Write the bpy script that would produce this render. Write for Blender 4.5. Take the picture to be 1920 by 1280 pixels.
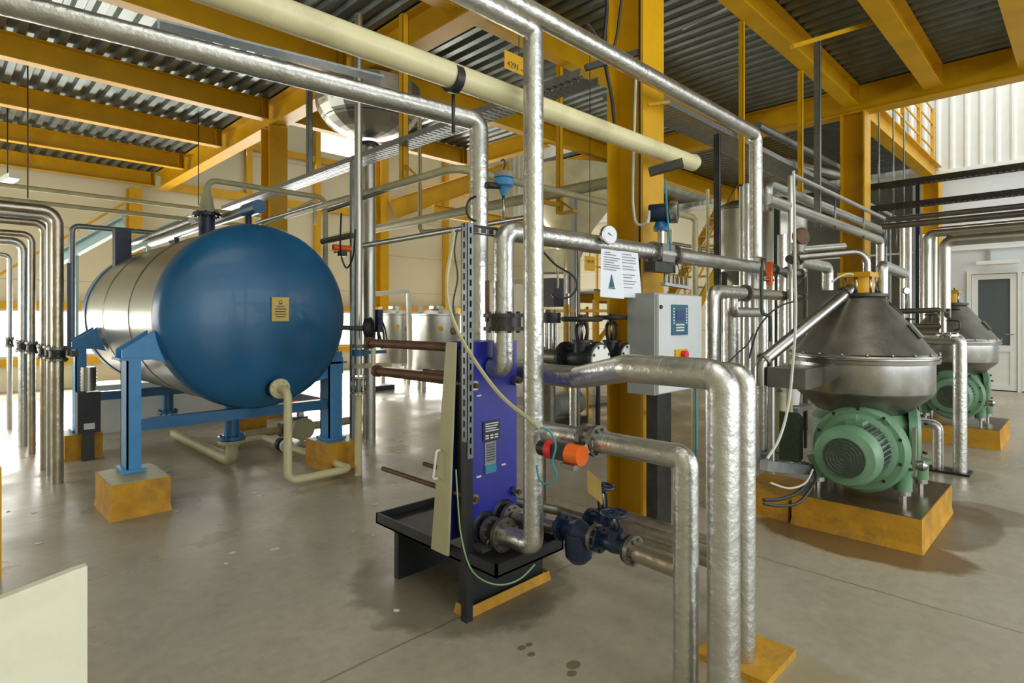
import bpy, math, random
from mathutils import Vector, Matrix
random.seed(7)
for o in list(bpy.data.objects): bpy.data.objects.remove(o)
C = bpy.context.scene.collection
V = Vector
# ---------------- camera, world, exposure ----------------
FP, CX, CY, H = 1090.0, 960.0, 595.0, 1.45
cam = bpy.data.cameras.new('camera'); co = bpy.data.objects.new('camera', cam); C.objects.link(co)
co.location = (0, 0, H); co.rotation_euler = (math.radians(90), 0, math.radians(-45))
cam.sensor_width = 36; cam.lens = FP / 1920 * 36; cam.shift_y = -(640 - CY) / 1920; cam.clip_start = 0.05
bpy.context.scene.camera = co
vs = bpy.context.scene.view_settings
vs.view_transform = 'Standard'; vs.look = 'None'; vs.gamma = 1; vs.use_curve_mapping = False
vs.exposure = 0.35
w = bpy.data.worlds.new('sky'); bpy.context.scene.world = w; w.use_nodes = True
wb = w.node_tree.nodes['Background']; wb.inputs[0].default_value = (0.86, 0.93, 1.0, 1); wb.inputs[1].default_value = 1.15
def area(name, loc, rot, sx, sy, power, col=(1, 1, 1)):
    l = bpy.data.lights.new(name, 'AREA'); l.shape = 'RECTANGLE'; l.size = sx; l.size_y = sy; l.energy = power; l.color = col
    o = bpy.data.objects.new(name, l); C.objects.link(o); o.location = loc; o.rotation_euler = rot; return o
R = math.radians
# daylight entering through the glazed bands of the left and back walls and the open hall behind the camera, then two added overhead fills
area('window_light_left', (-2.85, 11.0, 1.7), (0, R(-90), 0), 1.6, 7, 90, (1, .98, .93))
area('window_light_back', (6.5, 14.6, 1.15), (R(-90), 0, 0), 13, .9, 620, (1, .98, .93))
area('window_light_hall', (6.0, -6.8, 2.6), (R(90), 0, 0), 16, 3.8, 430, (1, .98, .94))
area('window_light_upper', (9.0, 14.5, 6.2), (R(-70), 0, 0), 9, 1.6, 90, (1, .98, .95))
area('cladding_fill', (12.2, 0.0, 8.3), (0, 0, 0), 4, 6, 260, (1, .98, .95))  # unseen light added over the right void to brighten the ribbed cladding

area('overhead_fill', (0.3, -1.6, 7.9), (R(12), 0, 0), 6, 5, 150, (1, .99, .96))  # unseen overhead fill, added to light the foreground from above
# ---------------- pixel helpers: turn a spot of the 1920x1280 view at a depth into a world point ----------------
def P(px, py, d):
    r = (px - CX) / FP * d; s = math.sqrt(.5)
    return V(((d + r) * s, (d - r) * s, H - (py - CY) * d / FP))
def FL(px, py, z=0.0): return P(px, py, FP * (H - z) / (py - CY))
def dep(p): return (p[0] + p[1]) * math.sqrt(.5)
def K(px): return (px - CX) / FP
def atx(px, y, z): k = K(px); return V((y * (1 + k) / (1 - k), y, z))     # on the line y, z = const
def aty(px, x, z): k = K(px); return V((x, x * (1 - k) / (1 + k), z))
def zat(py, x, y): return H - (py - CY) * (x + y) * math.sqrt(.5) / FP
def run(p, *mv):
    pts = [V(p)]
    for m, v in mv:
        q = pts[-1].copy()
        if m == 'x': q = atx(v, q.y, q.z)
        elif m == 'y': q = aty(v, q.x, q.z)
        elif m == 'z': q.z = zat(v, q.x, q.y)
        elif m == 'X': q.x = v
        elif m == 'Y': q.y = v
        elif m == 'Z': q.z = v
        elif m == 'P': q = V(v)
        elif m == 'd': q = q + V(v)
        pts.append(q)
    return pts

# ---------------- materials ----------------
MAT = {}
def lin(c): return tuple(((x / 255) / 12.92 if x <= 10 else (((x / 255) + .055) / 1.055) ** 2.4) for x in c)
def mat(name, rgb, rough=.5, metal=0., var=.12, scale=6., bump=0., bscale=40., stretch=(1, 1, 1), dirt=None, dirt_amt=.3, rvar=.0, coat=0., spec=.5):
    m = bpy.data.materials.new(name); m.use_nodes = True; n = m.node_tree.nodes; L = m.node_tree.links
    b = n['Principled BSDF']; c = lin(rgb)
    b.inputs['Roughness'].default_value = rough; b.inputs['Metallic'].default_value = metal
    b.inputs['Coat Weight'].default_value = coat; b.inputs['Specular IOR Level'].default_value = spec
    tc = n.new('ShaderNodeTexCoord'); mp = n.new('ShaderNodeMapping'); mp.inputs['Scale'].default_value = stretch
    L.new(tc.outputs['Object'], mp.inputs[0])
    nz = n.new('ShaderNodeTexNoise'); nz.inputs['Scale'].default_value = scale; nz.inputs['Detail'].default_value = 5
    L.new(mp.outputs[0], nz.inputs[0])
    rp = n.new('ShaderNodeValToRGB'); rp.color_ramp.elements[0].position = .3; rp.color_ramp.elements[1].position = .7
    rp.color_ramp.elements[0].color = tuple(x * (1 - var) for x in c) + (1,)
    rp.color_ramp.elements[1].color = tuple(min(1, x * (1 + var)) for x in c) + (1,)
    L.new(nz.outputs[0], rp.inputs[0]); out = rp.outputs[0]
    if dirt:
        n2 = n.new('ShaderNodeTexNoise'); n2.inputs['Scale'].default_value = scale * .6; n2.inputs['Detail'].default_value = 9; n2.inputs['Roughness'].default_value = .7
        L.new(mp.outputs[0], n2.inputs[0])
        r2 = n.new('ShaderNodeValToRGB'); r2.color_ramp.elements[0].position = .5; r2.color_ramp.elements[1].position = .72
        r2.color_ramp.elements[0].color = (0, 0, 0, 1); r2.color_ramp.elements[1].color = (dirt_amt,) * 3 + (1,)
        L.new(n2.outputs[0], r2.inputs[0]); mx = n.new('ShaderNodeMix'); mx.data_type = 'RGBA'
        L.new(r2.outputs[0], mx.inputs[0]); L.new(out, mx.inputs[6]); mx.inputs[7].default_value = lin(dirt) + (1,); out = mx.outputs[2]
    L.new(out, b.inputs['Base Color'])
    if rvar:
        mr = n.new('ShaderNodeMapRange'); mr.inputs[3].default_value = max(.03, rough - rvar); mr.inputs[4].default_value = rough + rvar
        L.new(nz.outputs[0], mr.inputs[0]); L.new(mr.outputs[0], b.inputs['Roughness'])
    if bump:
        n3 = n.new('ShaderNodeTexNoise'); n3.inputs['Scale'].default_value = bscale; n3.inputs['Detail'].default_value = 6
        L.new(mp.outputs[0], n3.inputs[0]); bp = n.new('ShaderNodeBump'); bp.inputs['Strength'].default_value = bump; bp.inputs['Distance'].default_value = .01
        L.new(n3.outputs[0], bp.inputs['Height']); L.new(bp.outputs[0], b.inputs['Normal'])
    MAT[name] = m; return m
def emit(name, rgb, s):
    m = bpy.data.materials.new(name); m.use_nodes = True; b = m.node_tree.nodes['Principled BSDF']
    b.inputs['Base Color'].default_value = lin(rgb) + (1,); b.inputs['Emission Color'].default_value = lin(rgb) + (1,); b.inputs['Emission Strength'].default_value = s
    MAT[name] = m
mat('yellow', (198, 151, 6), .42, var=.1, scale=2.5, dirt=(140, 100, 10), dirt_amt=.3, spec=.35)
mat('yellow_pad', (190, 140, 28), .7, var=.2, scale=7, bump=.4, bscale=30, dirt=(105, 90, 60), dirt_amt=.7)
mat('deck', (112, 120, 116), .36, .75, var=.2, scale=5, rvar=.08)
mat('foil', (196, 197, 192), .32, .92, var=.1, scale=9, bump=.42, bscale=32, rvar=.08)
mat('foil_reflect', (176, 168, 150), .32, .92, var=.15, scale=8, bump=.35, bscale=24, dirt=(130, 104, 66), dirt_amt=.4, rvar=.1)  # foil copy with reflected yellow steel put into its brown tint
mat('tin', (186, 187, 180), .33, .92, var=.07, scale=7, bump=.1, bscale=14, rvar=.06)
mat('steel', (165, 165, 160), .26, .95, var=.1, scale=12, rvar=.06)
mat('steel_dull', (128, 126, 118), .42, .85, var=.2, scale=6, bump=.1, rvar=.1, dirt=(80, 72, 55), dirt_amt=.5)
mat('galv', (130, 136, 136), .42, .8, var=.15, scale=20)
mat('darksteel', (62, 62, 58), .45, .6, var=.25, scale=15)
mat('rust', (92, 66, 44), .6, .4, var=.3, scale=14)
mat('cream', (206, 200, 158), .38, var=.06, scale=4, dirt=(120, 90, 50), dirt_amt=.35)
mat('creamdull', (168, 164, 128), .5, var=.1, scale=5, dirt=(90, 80, 55), dirt_amt=.4)
mat('blue', (26, 94, 138), .34, var=.14, scale=2.2, dirt=(22, 66, 90), dirt_amt=.5, rvar=.06, coat=.1)
mat('bluelight', (62, 136, 192), .42, var=.1, scale=5, dirt=(40, 70, 90), dirt_amt=.4)
mat('bluedark', (14, 34, 60), .4, var=.2, scale=12, dirt=(40, 50, 60), dirt_amt=.4)
mat('royal', (36, 42, 146), .35, var=.08, scale=3)
mat('black', (26, 28, 32), .45, var=.2, scale=10)
mat('rubber', (30, 32, 34), .5, var=.1)
mat('green', (104, 144, 112), .4, var=.12, scale=5, dirt=(60, 84, 62), dirt_amt=.55)
mat('greendk', (58, 70, 56), .6, var=.25, scale=30)
mat('palechannel', (150, 176, 176), .5, var=.06)
mat('rear_shade', (84, 84, 72), .6, var=.25, scale=1.5)  # wall colour darkened to stand in for the unlit rear bay
mat('clad', (150, 152, 142), .3, .92, var=.1, scale=3, rvar=.06, stretch=(1, .3, 1))
mat('oily', (92, 78, 56), .22, .3, var=.3, scale=5)
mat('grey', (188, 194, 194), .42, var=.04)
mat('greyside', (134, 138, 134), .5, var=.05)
mat('white', (214, 216, 210), .5, var=.03)
mat('plastic_cream', (214, 212, 188), .55, var=.04, dirt=(150, 130, 90), dirt_amt=.25, scale=3)
mat('paper', (214, 220, 226), .8, var=.02)
mat('ink', (70, 78, 92), .8, var=.02)
mat('yellowtag', (226, 178, 40), .6, var=.06, dirt=(180, 140, 60), dirt_amt=.4)
mat('tagaged', (208, 180, 100), .7, var=.1, scale=12)
mat('orange', (232, 104, 24), .45, var=.05)
mat('red', (205, 36, 36), .45, var=.05)
mat('teal', (24, 82, 104), .4, var=.04)
mat('screen', (48, 62, 120), .25, var=.05)
mat('cablegreen', (118, 150, 100), .5, var=.05)
mat('cablewhite', (190, 192, 184), .5, var=.05)
mat('tealcable', (40, 130, 150), .5, var=.05)
mat('handrail', (226, 170, 30), .4, var=.05)
emit('daylight', (255, 253, 246), 2.4)
emit('tube', (250, 250, 245), 1.2)
gm = bpy.data.materials.new('glass'); gm.use_nodes = True; gb = gm.node_tree.nodes['Principled BSDF']
gb.inputs['Base Color'].default_value = (.5, .56, .56, 1); gb.inputs['Transmission Weight'].default_value = .85; gb.inputs['Roughness'].default_value = .05; gb.inputs['IOR'].default_value = 1.15
MAT['glass'] = gm
# concrete floor with joints, oil stains and damp patches that have shapes of their own
def floor_mat():
    m = bpy.data.materials.new('concrete'); m.use_nodes = True; n = m.node_tree.nodes; L = m.node_tree.links; b = n['Principled BSDF']
    g = n.new('ShaderNodeNewGeometry'); sp = n.new('ShaderNodeSeparateXYZ'); L.new(g.outputs['Position'], sp.inputs[0])
    def noise(s, det=6, ro=.6):
        t = n.new('ShaderNodeTexNoise'); t.inputs['Scale'].default_value = s; t.inputs['Detail'].default_value = det; t.inputs['Roughness'].default_value = ro
        L.new(g.outputs['Position'], t.inputs[0]); return t.outputs[0]
    def ramp(src, a, b_, ca, cb):
        r = n.new('ShaderNodeValToRGB'); r.color_ramp.elements[0].position = a; r.color_ramp.elements[1].position = b_
        r.color_ramp.elements[0].color = ca + (1,); r.color_ramp.elements[1].color = cb + (1,); L.new(src, r.inputs[0]); return r.outputs[0]
    def mix(f, a, c, mode='MIX'):
        x = n.new('ShaderNodeMix'); x.data_type = 'RGBA'; x.blend_type = mode
        for s, i in ((f, 0), (a, 6), (c, 7)):
            if hasattr(s, 'links'): L.new(s, x.inputs[i])
            else: x.inputs[i].default_value = s
        return x.outputs[2]
    def ma(op, a, c=0., d=0.):
        x = n.new('ShaderNodeMath'); x.operation = op
        for s, i in ((a, 0), (c, 1), (d, 2)):
            if hasattr(s, 'links'): L.new(s, x.inputs[i])
            else: x.inputs[i].default_value = s
        return x.outputs[0]
    col = ramp(noise(.8, 8, .65), .3, .7, lin((150, 143, 124)), lin((190, 183, 163)))
    fine = ramp(noise(16, 5), .3, .75, (.86, .86, .86), (1.06, 1.06, 1.05)); col = mix(1., col, fine, 'MULTIPLY')
    blot = ramp(noise(1.6, 9, .7), .5, .7, (0, 0, 0), (.5, .5, .5)); col = mix(blot, col, lin((112, 104, 84)) + (1,))
    nj = noise(5, 4)
    for ax, v in (('X', 3.55), ('Y', 2.17), ('Y', 5.7), ('X', 9.05)):
        d = ma('ABSOLUTE', ma('SUBTRACT', ma('MULTIPLY_ADD', nj, .02, sp.outputs[ax]), v + .01))
        f = ma('LESS_THAN', d, .0055); col = mix(ma('MULTIPLY', f, .6), col, lin((80, 74, 60)) + (1,))
    def blob(cx, cy, rx, ry, amt, c, wob=.35, rot=0.):
        nonlocal col
        ca, sa = math.cos(rot), math.sin(rot)
        dx = ma('SUBTRACT', sp.outputs['X'], cx); dy = ma('SUBTRACT', sp.outputs['Y'], cy)
        u = ma('ADD', ma('MULTIPLY', dx, ca), ma('MULTIPLY', dy, sa)); v = ma('SUBTRACT', ma('MULTIPLY', dy, ca), ma('MULTIPLY', dx, sa))
        q = ma('ADD', ma('POWER', ma('ABSOLUTE', ma('DIVIDE', u, rx)), 2.), ma('POWER', ma('ABSOLUTE', ma('DIVIDE', v, ry)), 2.))
        q = ma('MULTIPLY_ADD', nj, wob * 2, ma('SUBTRACT', q, wob))
        f = n.new('ShaderNodeMapRange'); f.inputs[1].default_value = .85; f.inputs[2].default_value = 1.1; f.inputs[3].default_value = amt; f.inputs[4].default_value = 0
        L.new(q, f.inputs[0]); col = mix(f.outputs[0], col, lin(c) + (1,)); return f.outputs[0]
    OIL = (104, 74, 20)
    blob(4.25, 1.08, .32, .62, .85, OIL); blob(5.05, .72, .62, .3, .8, (96, 76, 34)); blob(5.5, .6, .3, .3, .6, OIL)
    q1 = FL(985, 1212); 
    for px, py, r in ((978, 1214, .022), (992, 1208, .018), (996, 1226, .02), (1075, 1246, .035), (1072, 1262, .025)):
        q = FL(px, py); blob(q.x, q.y, r, r * .8, .75, (100, 84, 50), .2)
    blob(7.3, 5.6, 1.3, 1.5, .55, (126, 96, 44)); blob(6.75, .95, .3, .35, .5, (120, 108, 76)); blob(2.1, 2.5, .6, .62, .55, (74, 62, 40), .5)
    blob(1.5, 5.4, .9, .7, .25, (84, 86, 84), .8); blob(3.0, 4.9, .5, .6, .45, (92, 84, 62), .8); blob(2.15, .72, .5, .5, .5, (150, 136, 96), .4)
    L.new(col, b.inputs['Base Color'])
    rr = n.new('ShaderNodeMapRange'); rr.inputs[1].default_value = .35; rr.inputs[2].default_value = .65; rr.inputs[3].default_value = .2; rr.inputs[4].default_value = .5
    L.new(noise(1.2, 6), rr.inputs[0]); L.new(rr.outputs[0], b.inputs['Roughness'])
    bp = n.new('ShaderNodeBump'); bp.inputs['Strength'].default_value = .08; bp.inputs['Distance'].default_value = .01; L.new(noise(9, 6), bp.inputs['Height']); L.new(bp.outputs[0], b.inputs['Normal'])
    MAT['concrete'] = m
floor_mat()
def panel_mat(name, rgb, axis, pitch, dark=.72, wdt=.012):
    mat(name, rgb, .55, var=.03, scale=1.2); m = MAT[name]; n = m.node_tree.nodes; L = m.node_tree.links; b = n['Principled BSDF']
    src = b.inputs['Base Color'].links[0].from_socket
    g = n.new('ShaderNodeNewGeometry'); s = n.new('ShaderNodeSeparateXYZ'); L.new(g.outputs['Position'], s.inputs[0])
    a = n.new('ShaderNodeMath'); a.operation = 'PINGPONG'; a.inputs[1].default_value = pitch / 2; L.new(s.outputs[axis], a.inputs[0])
    c = n.new('ShaderNodeMath'); c.operation = 'LESS_THAN'; c.inputs[1].default_value = wdt; L.new(a.outputs[0], c.inputs[0])
    x = n.new('ShaderNodeMix'); x.data_type = 'RGBA'; L.new(c.outputs[0], x.inputs[0]); L.new(src, x.inputs[6]); x.inputs[7].default_value = tuple(v * dark for v in lin(rgb)) + (1,)
    L.new(x.outputs[2], b.inputs['Base Color'])
panel_mat('wallpanel', (206, 200, 172), 'Z', 1.1)
panel_mat('whitepanel', (196, 202, 204), 'Z', 2.85, .8)

# ---------------- mesh builder ----------------
def perp(a):
    a = a.normalized(); t = V((0, 0, 1)) if abs(a.z) < .9 else V((1, 0, 0))
    u = a.cross(t).normalized(); return u, a.cross(u).normalized()
def fillet(pts, rad):
    out = [pts[0]]
    for i in range(1, len(pts) - 1):
        p = pts[i]; a = pts[i - 1] - p; b = pts[i + 1] - p; la, lb = a.length, b.length
        if la < 1e-6 or lb < 1e-6: continue
        a.normalize(); b.normalize(); ang = a.angle(b)
        if ang > 3.1: out.append(p); continue
        t = min(rad / math.tan(ang / 2), la * .48, lb * .48); r = t * math.tan(ang / 2)
        c = p + (a + b).normalized() * (r / math.sin(ang / 2)); s = p + a * t - c; e = p + b * t - c
        n = max(3, int((math.pi - ang) / .26))
        for k in range(n + 1): out.append(c + s.normalized().slerp(e.normalized(), k / n) * r)
    out.append(pts[-1]); return out
def sharpen(me, lim=.62):
    ef = {}
    for p in me.polygons:
        for k in p.edge_keys: ef.setdefault(k, []).append(p.normal)
    for e in me.edges:
        n = ef.get(e.key)
        if n and len(n) == 2 and n[0].length > .1 and n[1].length > .1 and n[0].angle(n[1]) > lim: e.use_edge_sharp = True
class MB:
    def __init__(s): s.v = []; s.f = []; s.sm = []
    def add(s, vs_, fs, smooth=False):
        o = len(s.v); s.v += [V(v) for v in vs_]
        for f in fs: s.f.append(tuple(i + o for i in f)); s.sm.append(smooth)
        return s
    def box(s, a, b):
        x0, x1 = sorted((a[0], b[0])); y0, y1 = sorted((a[1], b[1])); z0, z1 = sorted((a[2], b[2]))
        return s.add([(x0, y0, z0), (x1, y0, z0), (x1, y1, z0), (x0, y1, z0), (x0, y0, z1), (x1, y0, z1), (x1, y1, z1), (x0, y1, z1)],
                     [(0, 3, 2, 1), (4, 5, 6, 7), (0, 1, 5, 4), (1, 2, 6, 5), (2, 3, 7, 6), (3, 0, 4, 7)])
    def obox(s, c, u, v, w_, hu, hv, hw):
        u, v, w_ = V(u).normalized() * hu, V(v).normalized() * hv, V(w_).normalized() * hw; c = V(c)
        p = [c + a * u + b * v + d * w_ for d in (-1, 1) for (a, b) in ((-1, -1), (1, -1), (1, 1), (-1, 1))]
        return s.add(p, [(0, 3, 2, 1), (4, 5, 6, 7), (0, 1, 5, 4), (1, 2, 6, 5), (2, 3, 7, 6), (3, 0, 4, 7)])
    def bar(s, a, b, wd, th, up=(0, 0, 1)):
        a, b = V(a), V(b); d = (b - a); L_ = d.length; d.normalize(); up = V(up)
        if abs(d.dot(up)) > .95: up = V((0, 1, 0))
        sd = d.cross(up).normalized(); u2 = sd.cross(d)
        return s.obox((a + b) / 2, sd, d, u2, wd / 2, L_ / 2, th / 2)
    def lathe(s, prof, o, ax=(0, 0, 1), n=28, smooth=True, cap=True):
        o = V(o); ax = V(ax).normalized(); u, v = perp(ax); vs_ = []; fs = []
        for r, h in prof:
            for i in range(n):
                t = 2 * math.pi * i / n; vs_.append(o + ax * h + (u * math.cos(t) + v * math.sin(t)) * r)
        for j in range(len(prof) - 1):
            for i in range(n): k = (i + 1) % n; fs.append((j * n + i, j * n + k, (j + 1) * n + k, (j + 1) * n + i))
        s.add(vs_, fs, smooth)
        if cap:
            m = len(prof) - 1; ov = len(s.v) - len(vs_)
            s.f.append(tuple(ov + i for i in reversed(range(n)))); s.sm.append(False)
            s.f.append(tuple(ov + m * n + i for i in range(n))); s.sm.append(False)
        return s
    def cyl(s, a, b, r, n=16, r2=None):
        a, b = V(a), V(b); return s.lathe([(r, 0), (r if r2 is None else r2, (b - a).length)], a, b - a, n)
    def tube(s, pts, r, n=14, bend=None, cap=True):
        pts = [V(p) for p in pts]; pts = [p for i, p in enumerate(pts) if i == 0 or (p - pts[i - 1]).length > 1e-5]
        if bend is None: bend = r * 1.7
        if bend > 0 and len(pts) > 2: pts = fillet(pts, bend)
        pts = [p for i, p in enumerate(pts) if i == 0 or (p - pts[i - 1]).length > 1e-5]
        t0 = (pts[1] - pts[0]).normalized(); u, _ = perp(t0); rings = []
        for i, p in enumerate(pts):
            a = (p - pts[i - 1]).normalized() if i else t0
            b = (pts[i + 1] - p).normalized() if i < len(pts) - 1 else a
            t = (a + b); t = t.normalized() if t.length > 1e-6 else a
            u = (u - t * u.dot(t)).normalized(); v = t.cross(u)
            rings.append([p + (u * math.cos(2 * math.pi * k / n) + v * math.sin(2 * math.pi * k / n)) * r for k in range(n)])
        vs_ = [q for rg in rings for q in rg]; fs = []
        for j in range(len(rings) - 1):
            for i in range(n): k = (i + 1) % n; fs.append((j * n + i, j * n + k, (j + 1) * n + k, (j + 1) * n + i))
        s.add(vs_, fs, True)
        if cap:
            ov = len(s.v) - len(vs_); m = len(rings) - 1
            s.f.append(tuple(ov + i for i in reversed(range(n)))); s.sm.append(False); s.f.append(tuple(ov + m * n + i for i in range(n))); s.sm.append(False)
        return s
    def spline(s, pts, r, n=6, seg=8):
        pts = [V(p) for p in pts]; q = [pts[0]] + pts + [pts[-1]]; out = []
        for i in range(1, len(q) - 2):
            for k in range(seg):
                t = k / seg; a, b, c, d = q[i - 1], q[i], q[i + 1], q[i + 2]
                out.append(.5 * ((2 * b) + (c - a) * t + (2 * a - 5 * b + 4 * c - d) * t * t + (3 * b - a - 3 * c + d) * t ** 3))
        out.append(pts[-1]); return s.tube(out, r, n, 0)
    def torus(s, c, ax, R_, r, n=28, m=8):
        c = V(c); u, v = perp(V(ax)); a = V(ax).normalized(); vs_ = []; fs = []
        for i in range(n):
            t = 2 * math.pi * i / n; d = u * math.cos(t) + v * math.sin(t)
            for j in range(m): q = 2 * math.pi * j / m; vs_.append(c + d * (R_ + r * math.cos(q)) + a * r * math.sin(q))
        for i in range(n):
            for j in range(m): fs.append((i * m + j, ((i + 1) % n) * m + j, ((i + 1) % n) * m + (j + 1) % m, i * m + (j + 1) % m))
        return s.add(vs_, fs, True)
    def prism(s, poly, ax):            # poly: 3D points in a plane, ax: extrusion vector
        n = len(poly); p = [V(q) for q in poly]; q = [a + V(ax) for a in p]
        return s.add(p + q, [tuple(reversed(range(n))), tuple(range(n, 2 * n))] + [(i, (i + 1) % n, n + (i + 1) % n, n + i) for i in range(n)])
    def flange(s, c, ax, r, t=.02, nb=8):
        c = V(c); a = V(ax).normalized(); s.lathe([(r * .55, -t * .5), (r, -t * .5), (r, t * .5), (r * .55, t * .5)], c, a, 28, False)
        u, v = perp(a); rb = r * .78; br = r * .1
        for i in range(nb):
            q = 2 * math.pi * (i + .5) / nb; o = c + (u * math.cos(q) + v * math.sin(q)) * rb
            s.lathe([(br, -t * 1.1), (br, t * 1.1)], o, a, 6, False)
        return s
    def ibeam(s, a, b, dpt, fw, ft=.014, wt=.01):    # a,b at the bottom centre line, depth up
        a, b = V(a), V(b)
        s.bar(a + V((0, 0, ft / 2)), b + V((0, 0, ft / 2)), fw, ft); s.bar(a + V((0, 0, dpt - ft / 2)), b + V((0, 0, dpt - ft / 2)), fw, ft)
        return s.bar(a + V((0, 0, dpt / 2)), b + V((0, 0, dpt / 2)), wt, dpt - 2 * ft)
    def build(s, name, m, parent=None, origin=None):
        me = bpy.data.meshes.new(name)
        if parent is not None: o0 = WO[parent.name]
        elif origin is not None: o0 = V(origin)
        else:
            mn = [min(v[i] for v in s.v) for i in range(3)]; mx = [max(v[i] for v in s.v) for i in range(3)]
            o0 = V(((mn[0] + mx[0]) / 2, (mn[1] + mx[1]) / 2, mn[2]))
        me.from_pydata([v - o0 for v in s.v], [], s.f); me.polygons.foreach_set('use_smooth', s.sm)
        me.materials.append(MAT[m]); me.update(); sharpen(me)
        ob = bpy.data.objects.new(name, me); C.objects.link(ob); WO[ob.name] = o0
        if parent is not None: ob.parent = parent
        else: ob.location = o0
        return ob
WO = {}
def tag(o, label, cat, group=None):
    o['label'] = label; o['category'] = cat
    if group: o['group'] = group
    return o
def T(name, label, cat, loc, group=None):
    o = bpy.data.objects.new(name, None); o.empty_display_size = .1; C.objects.link(o); o.location = loc; WO[o.name] = V(loc); return tag(o, label, cat, group)
def struct(mb, name, m):
    o = mb.build(name, m); o['kind'] = 'structure'; return o
def solo(mb, name, m, label, cat, group=None): return tag(mb.build(name, m), label, cat, group)
def tree_copy(o, delta, label, group=None):
    c = o.copy(); C.objects.link(c); c.location = o.location + V(delta); tag(c, label, o['category'], group or o.get('group')); WO[c.name] = WO[o.name] + V(delta)
    for ch in list(o.children):
        d = ch.copy(); C.objects.link(d); d.parent = c
        for g in ch.children: e = g.copy(); C.objects.link(e); e.parent = d
    return c
def pipe(path, r, m, label, flanges=(), seams=(), name='pipe', cat='pipe', group=None, bend=None, n=16, fm='steel_dull', fr=1.75):
    mb = MB().tube(path, r, n, bend)
    for (i, t) in seams:
        a, b = V(path[i]), V(path[i + 1]); c = a.lerp(b, t); d = (b - a).normalized(); mb.cyl(c - d * .012, c + d * .012, r * 1.014, n)
    o = mb.build(name, m); tag(o, label, cat, group)
    for (i, t) in flanges:
        a, b = V(path[i]), V(path[i + 1]); c = a.lerp(b, t); f = MB().flange(c, b - a, r * fr, r * .45); f.build('flange', fm, o)
    return o
def text(parent, body, loc, xdir, updir, size, m, name='lettering'):
    cu = bpy.data.curves.new(name, 'FONT'); cu.body = body; cu.size = size; cu.align_x = 'CENTER'; cu.align_y = 'CENTER'; cu.extrude = .0004
    t = bpy.data.objects.new('t', cu); C.objects.link(t); bpy.context.view_layer.update()
    me = bpy.data.meshes.new_from_object(t.evaluated_get(bpy.context.evaluated_depsgraph_get())); bpy.data.objects.remove(t)
    x = V(xdir).normalized(); y = V(updir).normalized(); z = x.cross(y); M_ = Matrix((x, y, z)).transposed().to_4x4(); M_.translation = V(loc) - WO[parent.name]
    me.transform(M_); me.materials.clear(); me.materials.append(MAT[m]); o = bpy.data.objects.new(name, me); C.objects.link(o); o.parent = parent; return o
# ================= the hall: floor, walls, decks =================
struct(MB().box((-3.2, -7, -.12), (15.2, 15.2, 0)), 'floor', 'concrete')
YB, XR = 14.9, 14.95
# back wall with a low window band, cut around the band
ZW0, ZW1 = .66, 1.6
b = MB(); b.box((-3, YB, 0), (XR, YB + .12, ZW0)); b.box((-3, YB, ZW1), (XR, YB + .12, 5.95)); b.box((-3, YB, 6.62), (XR, YB + .12, 8.6))
b.box((-3, YB, 5.95), (7.45, YB + .12, 6.62)); b.box((8.7, YB, 5.95), (XR, YB + .12, 6.62))
struct(b, 'wall_back', 'wallpanel')
def window(name, x0, x1, z0, z1, nx):
    w_ = MB().box((x0, YB + .03, z0), (x1, YB + .05, z1)); p = w_.build(name, 'daylight'); p['kind'] = 'structure'
    f = MB(); t = .035
    f.box((x0, YB - .01, z0), (x1, YB + .02, z0 + t)); f.box((x0, YB - .01, z1 - t), (x1, YB + .02, z1))
    for i in range(nx + 1):
        x = x0 + (x1 - x0) * i / nx; f.box((x - t / 2, YB - .01, z0 + t), (x + t / 2, YB + .02, z1 - t))
    f.build('window_frame', 'white', p)
window('window_1', -3, 3.3, ZW0, ZW1, 5); window('window_2', 3.3, 9.05, ZW0, ZW1, 4); window('window_3', 9.05, XR, ZW0, ZW1, 4); window('window_4', 7.45, 8.7, 5.95, 6.62, 1)
# left wall with a tall window band (reflected in the tank)
b = MB(); b.box((-3.12, -7, 0), (-3, YB, .75)); b.box((-3.12, -7, 2.6), (-3, YB, 8.6)); b.box((-3.12, -7, .75), (-3, 7.2, 2.6)); struct(b, 'wall_left', 'wallpanel')
w_ = MB().box((-3.08, 7.2, .75), (-3.05, YB, 2.6)); p = w_.build('window_5', 'daylight'); p['kind'] = 'structure'
f = MB(); [f.box((-3.04, 7.2 + i * 1.2, .78), (-3.0, 7.25 + i * 1.2, 2.58)) for i in range(7)]; f.box((-3.04, 7.2, .75), (-3, YB, .79)); f.box((-3.04, 7.2, 2.56), (-3, YB, 2.6)); f.build('window_frame', 'white', p)
# right wall: plain white sheet below, ribbed cladding above, a door
DY0, DY1, DZ = .2, 1.82, 2.39
b = MB(); b.box((XR, DY1, 0), (XR + .12, 2.75, 4.5)); b.box((XR, -7, 0), (XR + .12, DY0, 4.5)); b.box((XR, DY0, DZ), (XR + .12, DY1, 4.5)); struct(b, 'wall_right', 'whitepanel')
b = MB(); y = -7.0; prof = []
while y < YB:
    prof += [(XR - .06, y), (XR - .06, y + .12), (XR - .1, y + .16), (XR - .1, y + .2)]; y += .24
vs_ = [(x_, y_, z_) for (x_, y_) in prof for z_ in (4.5, 8.6)]; b.add(vs_, [(2 * i, 2 * i + 2, 2 * i + 3, 2 * i + 1) for i in range(len(prof) - 1)])
b.box((XR - .04, -7, 4.5), (XR + .08, YB, 8.6)); struct(b, 'wall_right_upper', 'white')
b = MB(); b.box((XR - .13, -7, 4.43), (XR - .003, YB, 4.5)); struct(b, 'trim_1', 'white')
b = MB(); b.box((XR - .03, -7, 2.82), (XR - .003, YB, 2.86)); struct(b, 'trim_2', 'white')
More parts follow.
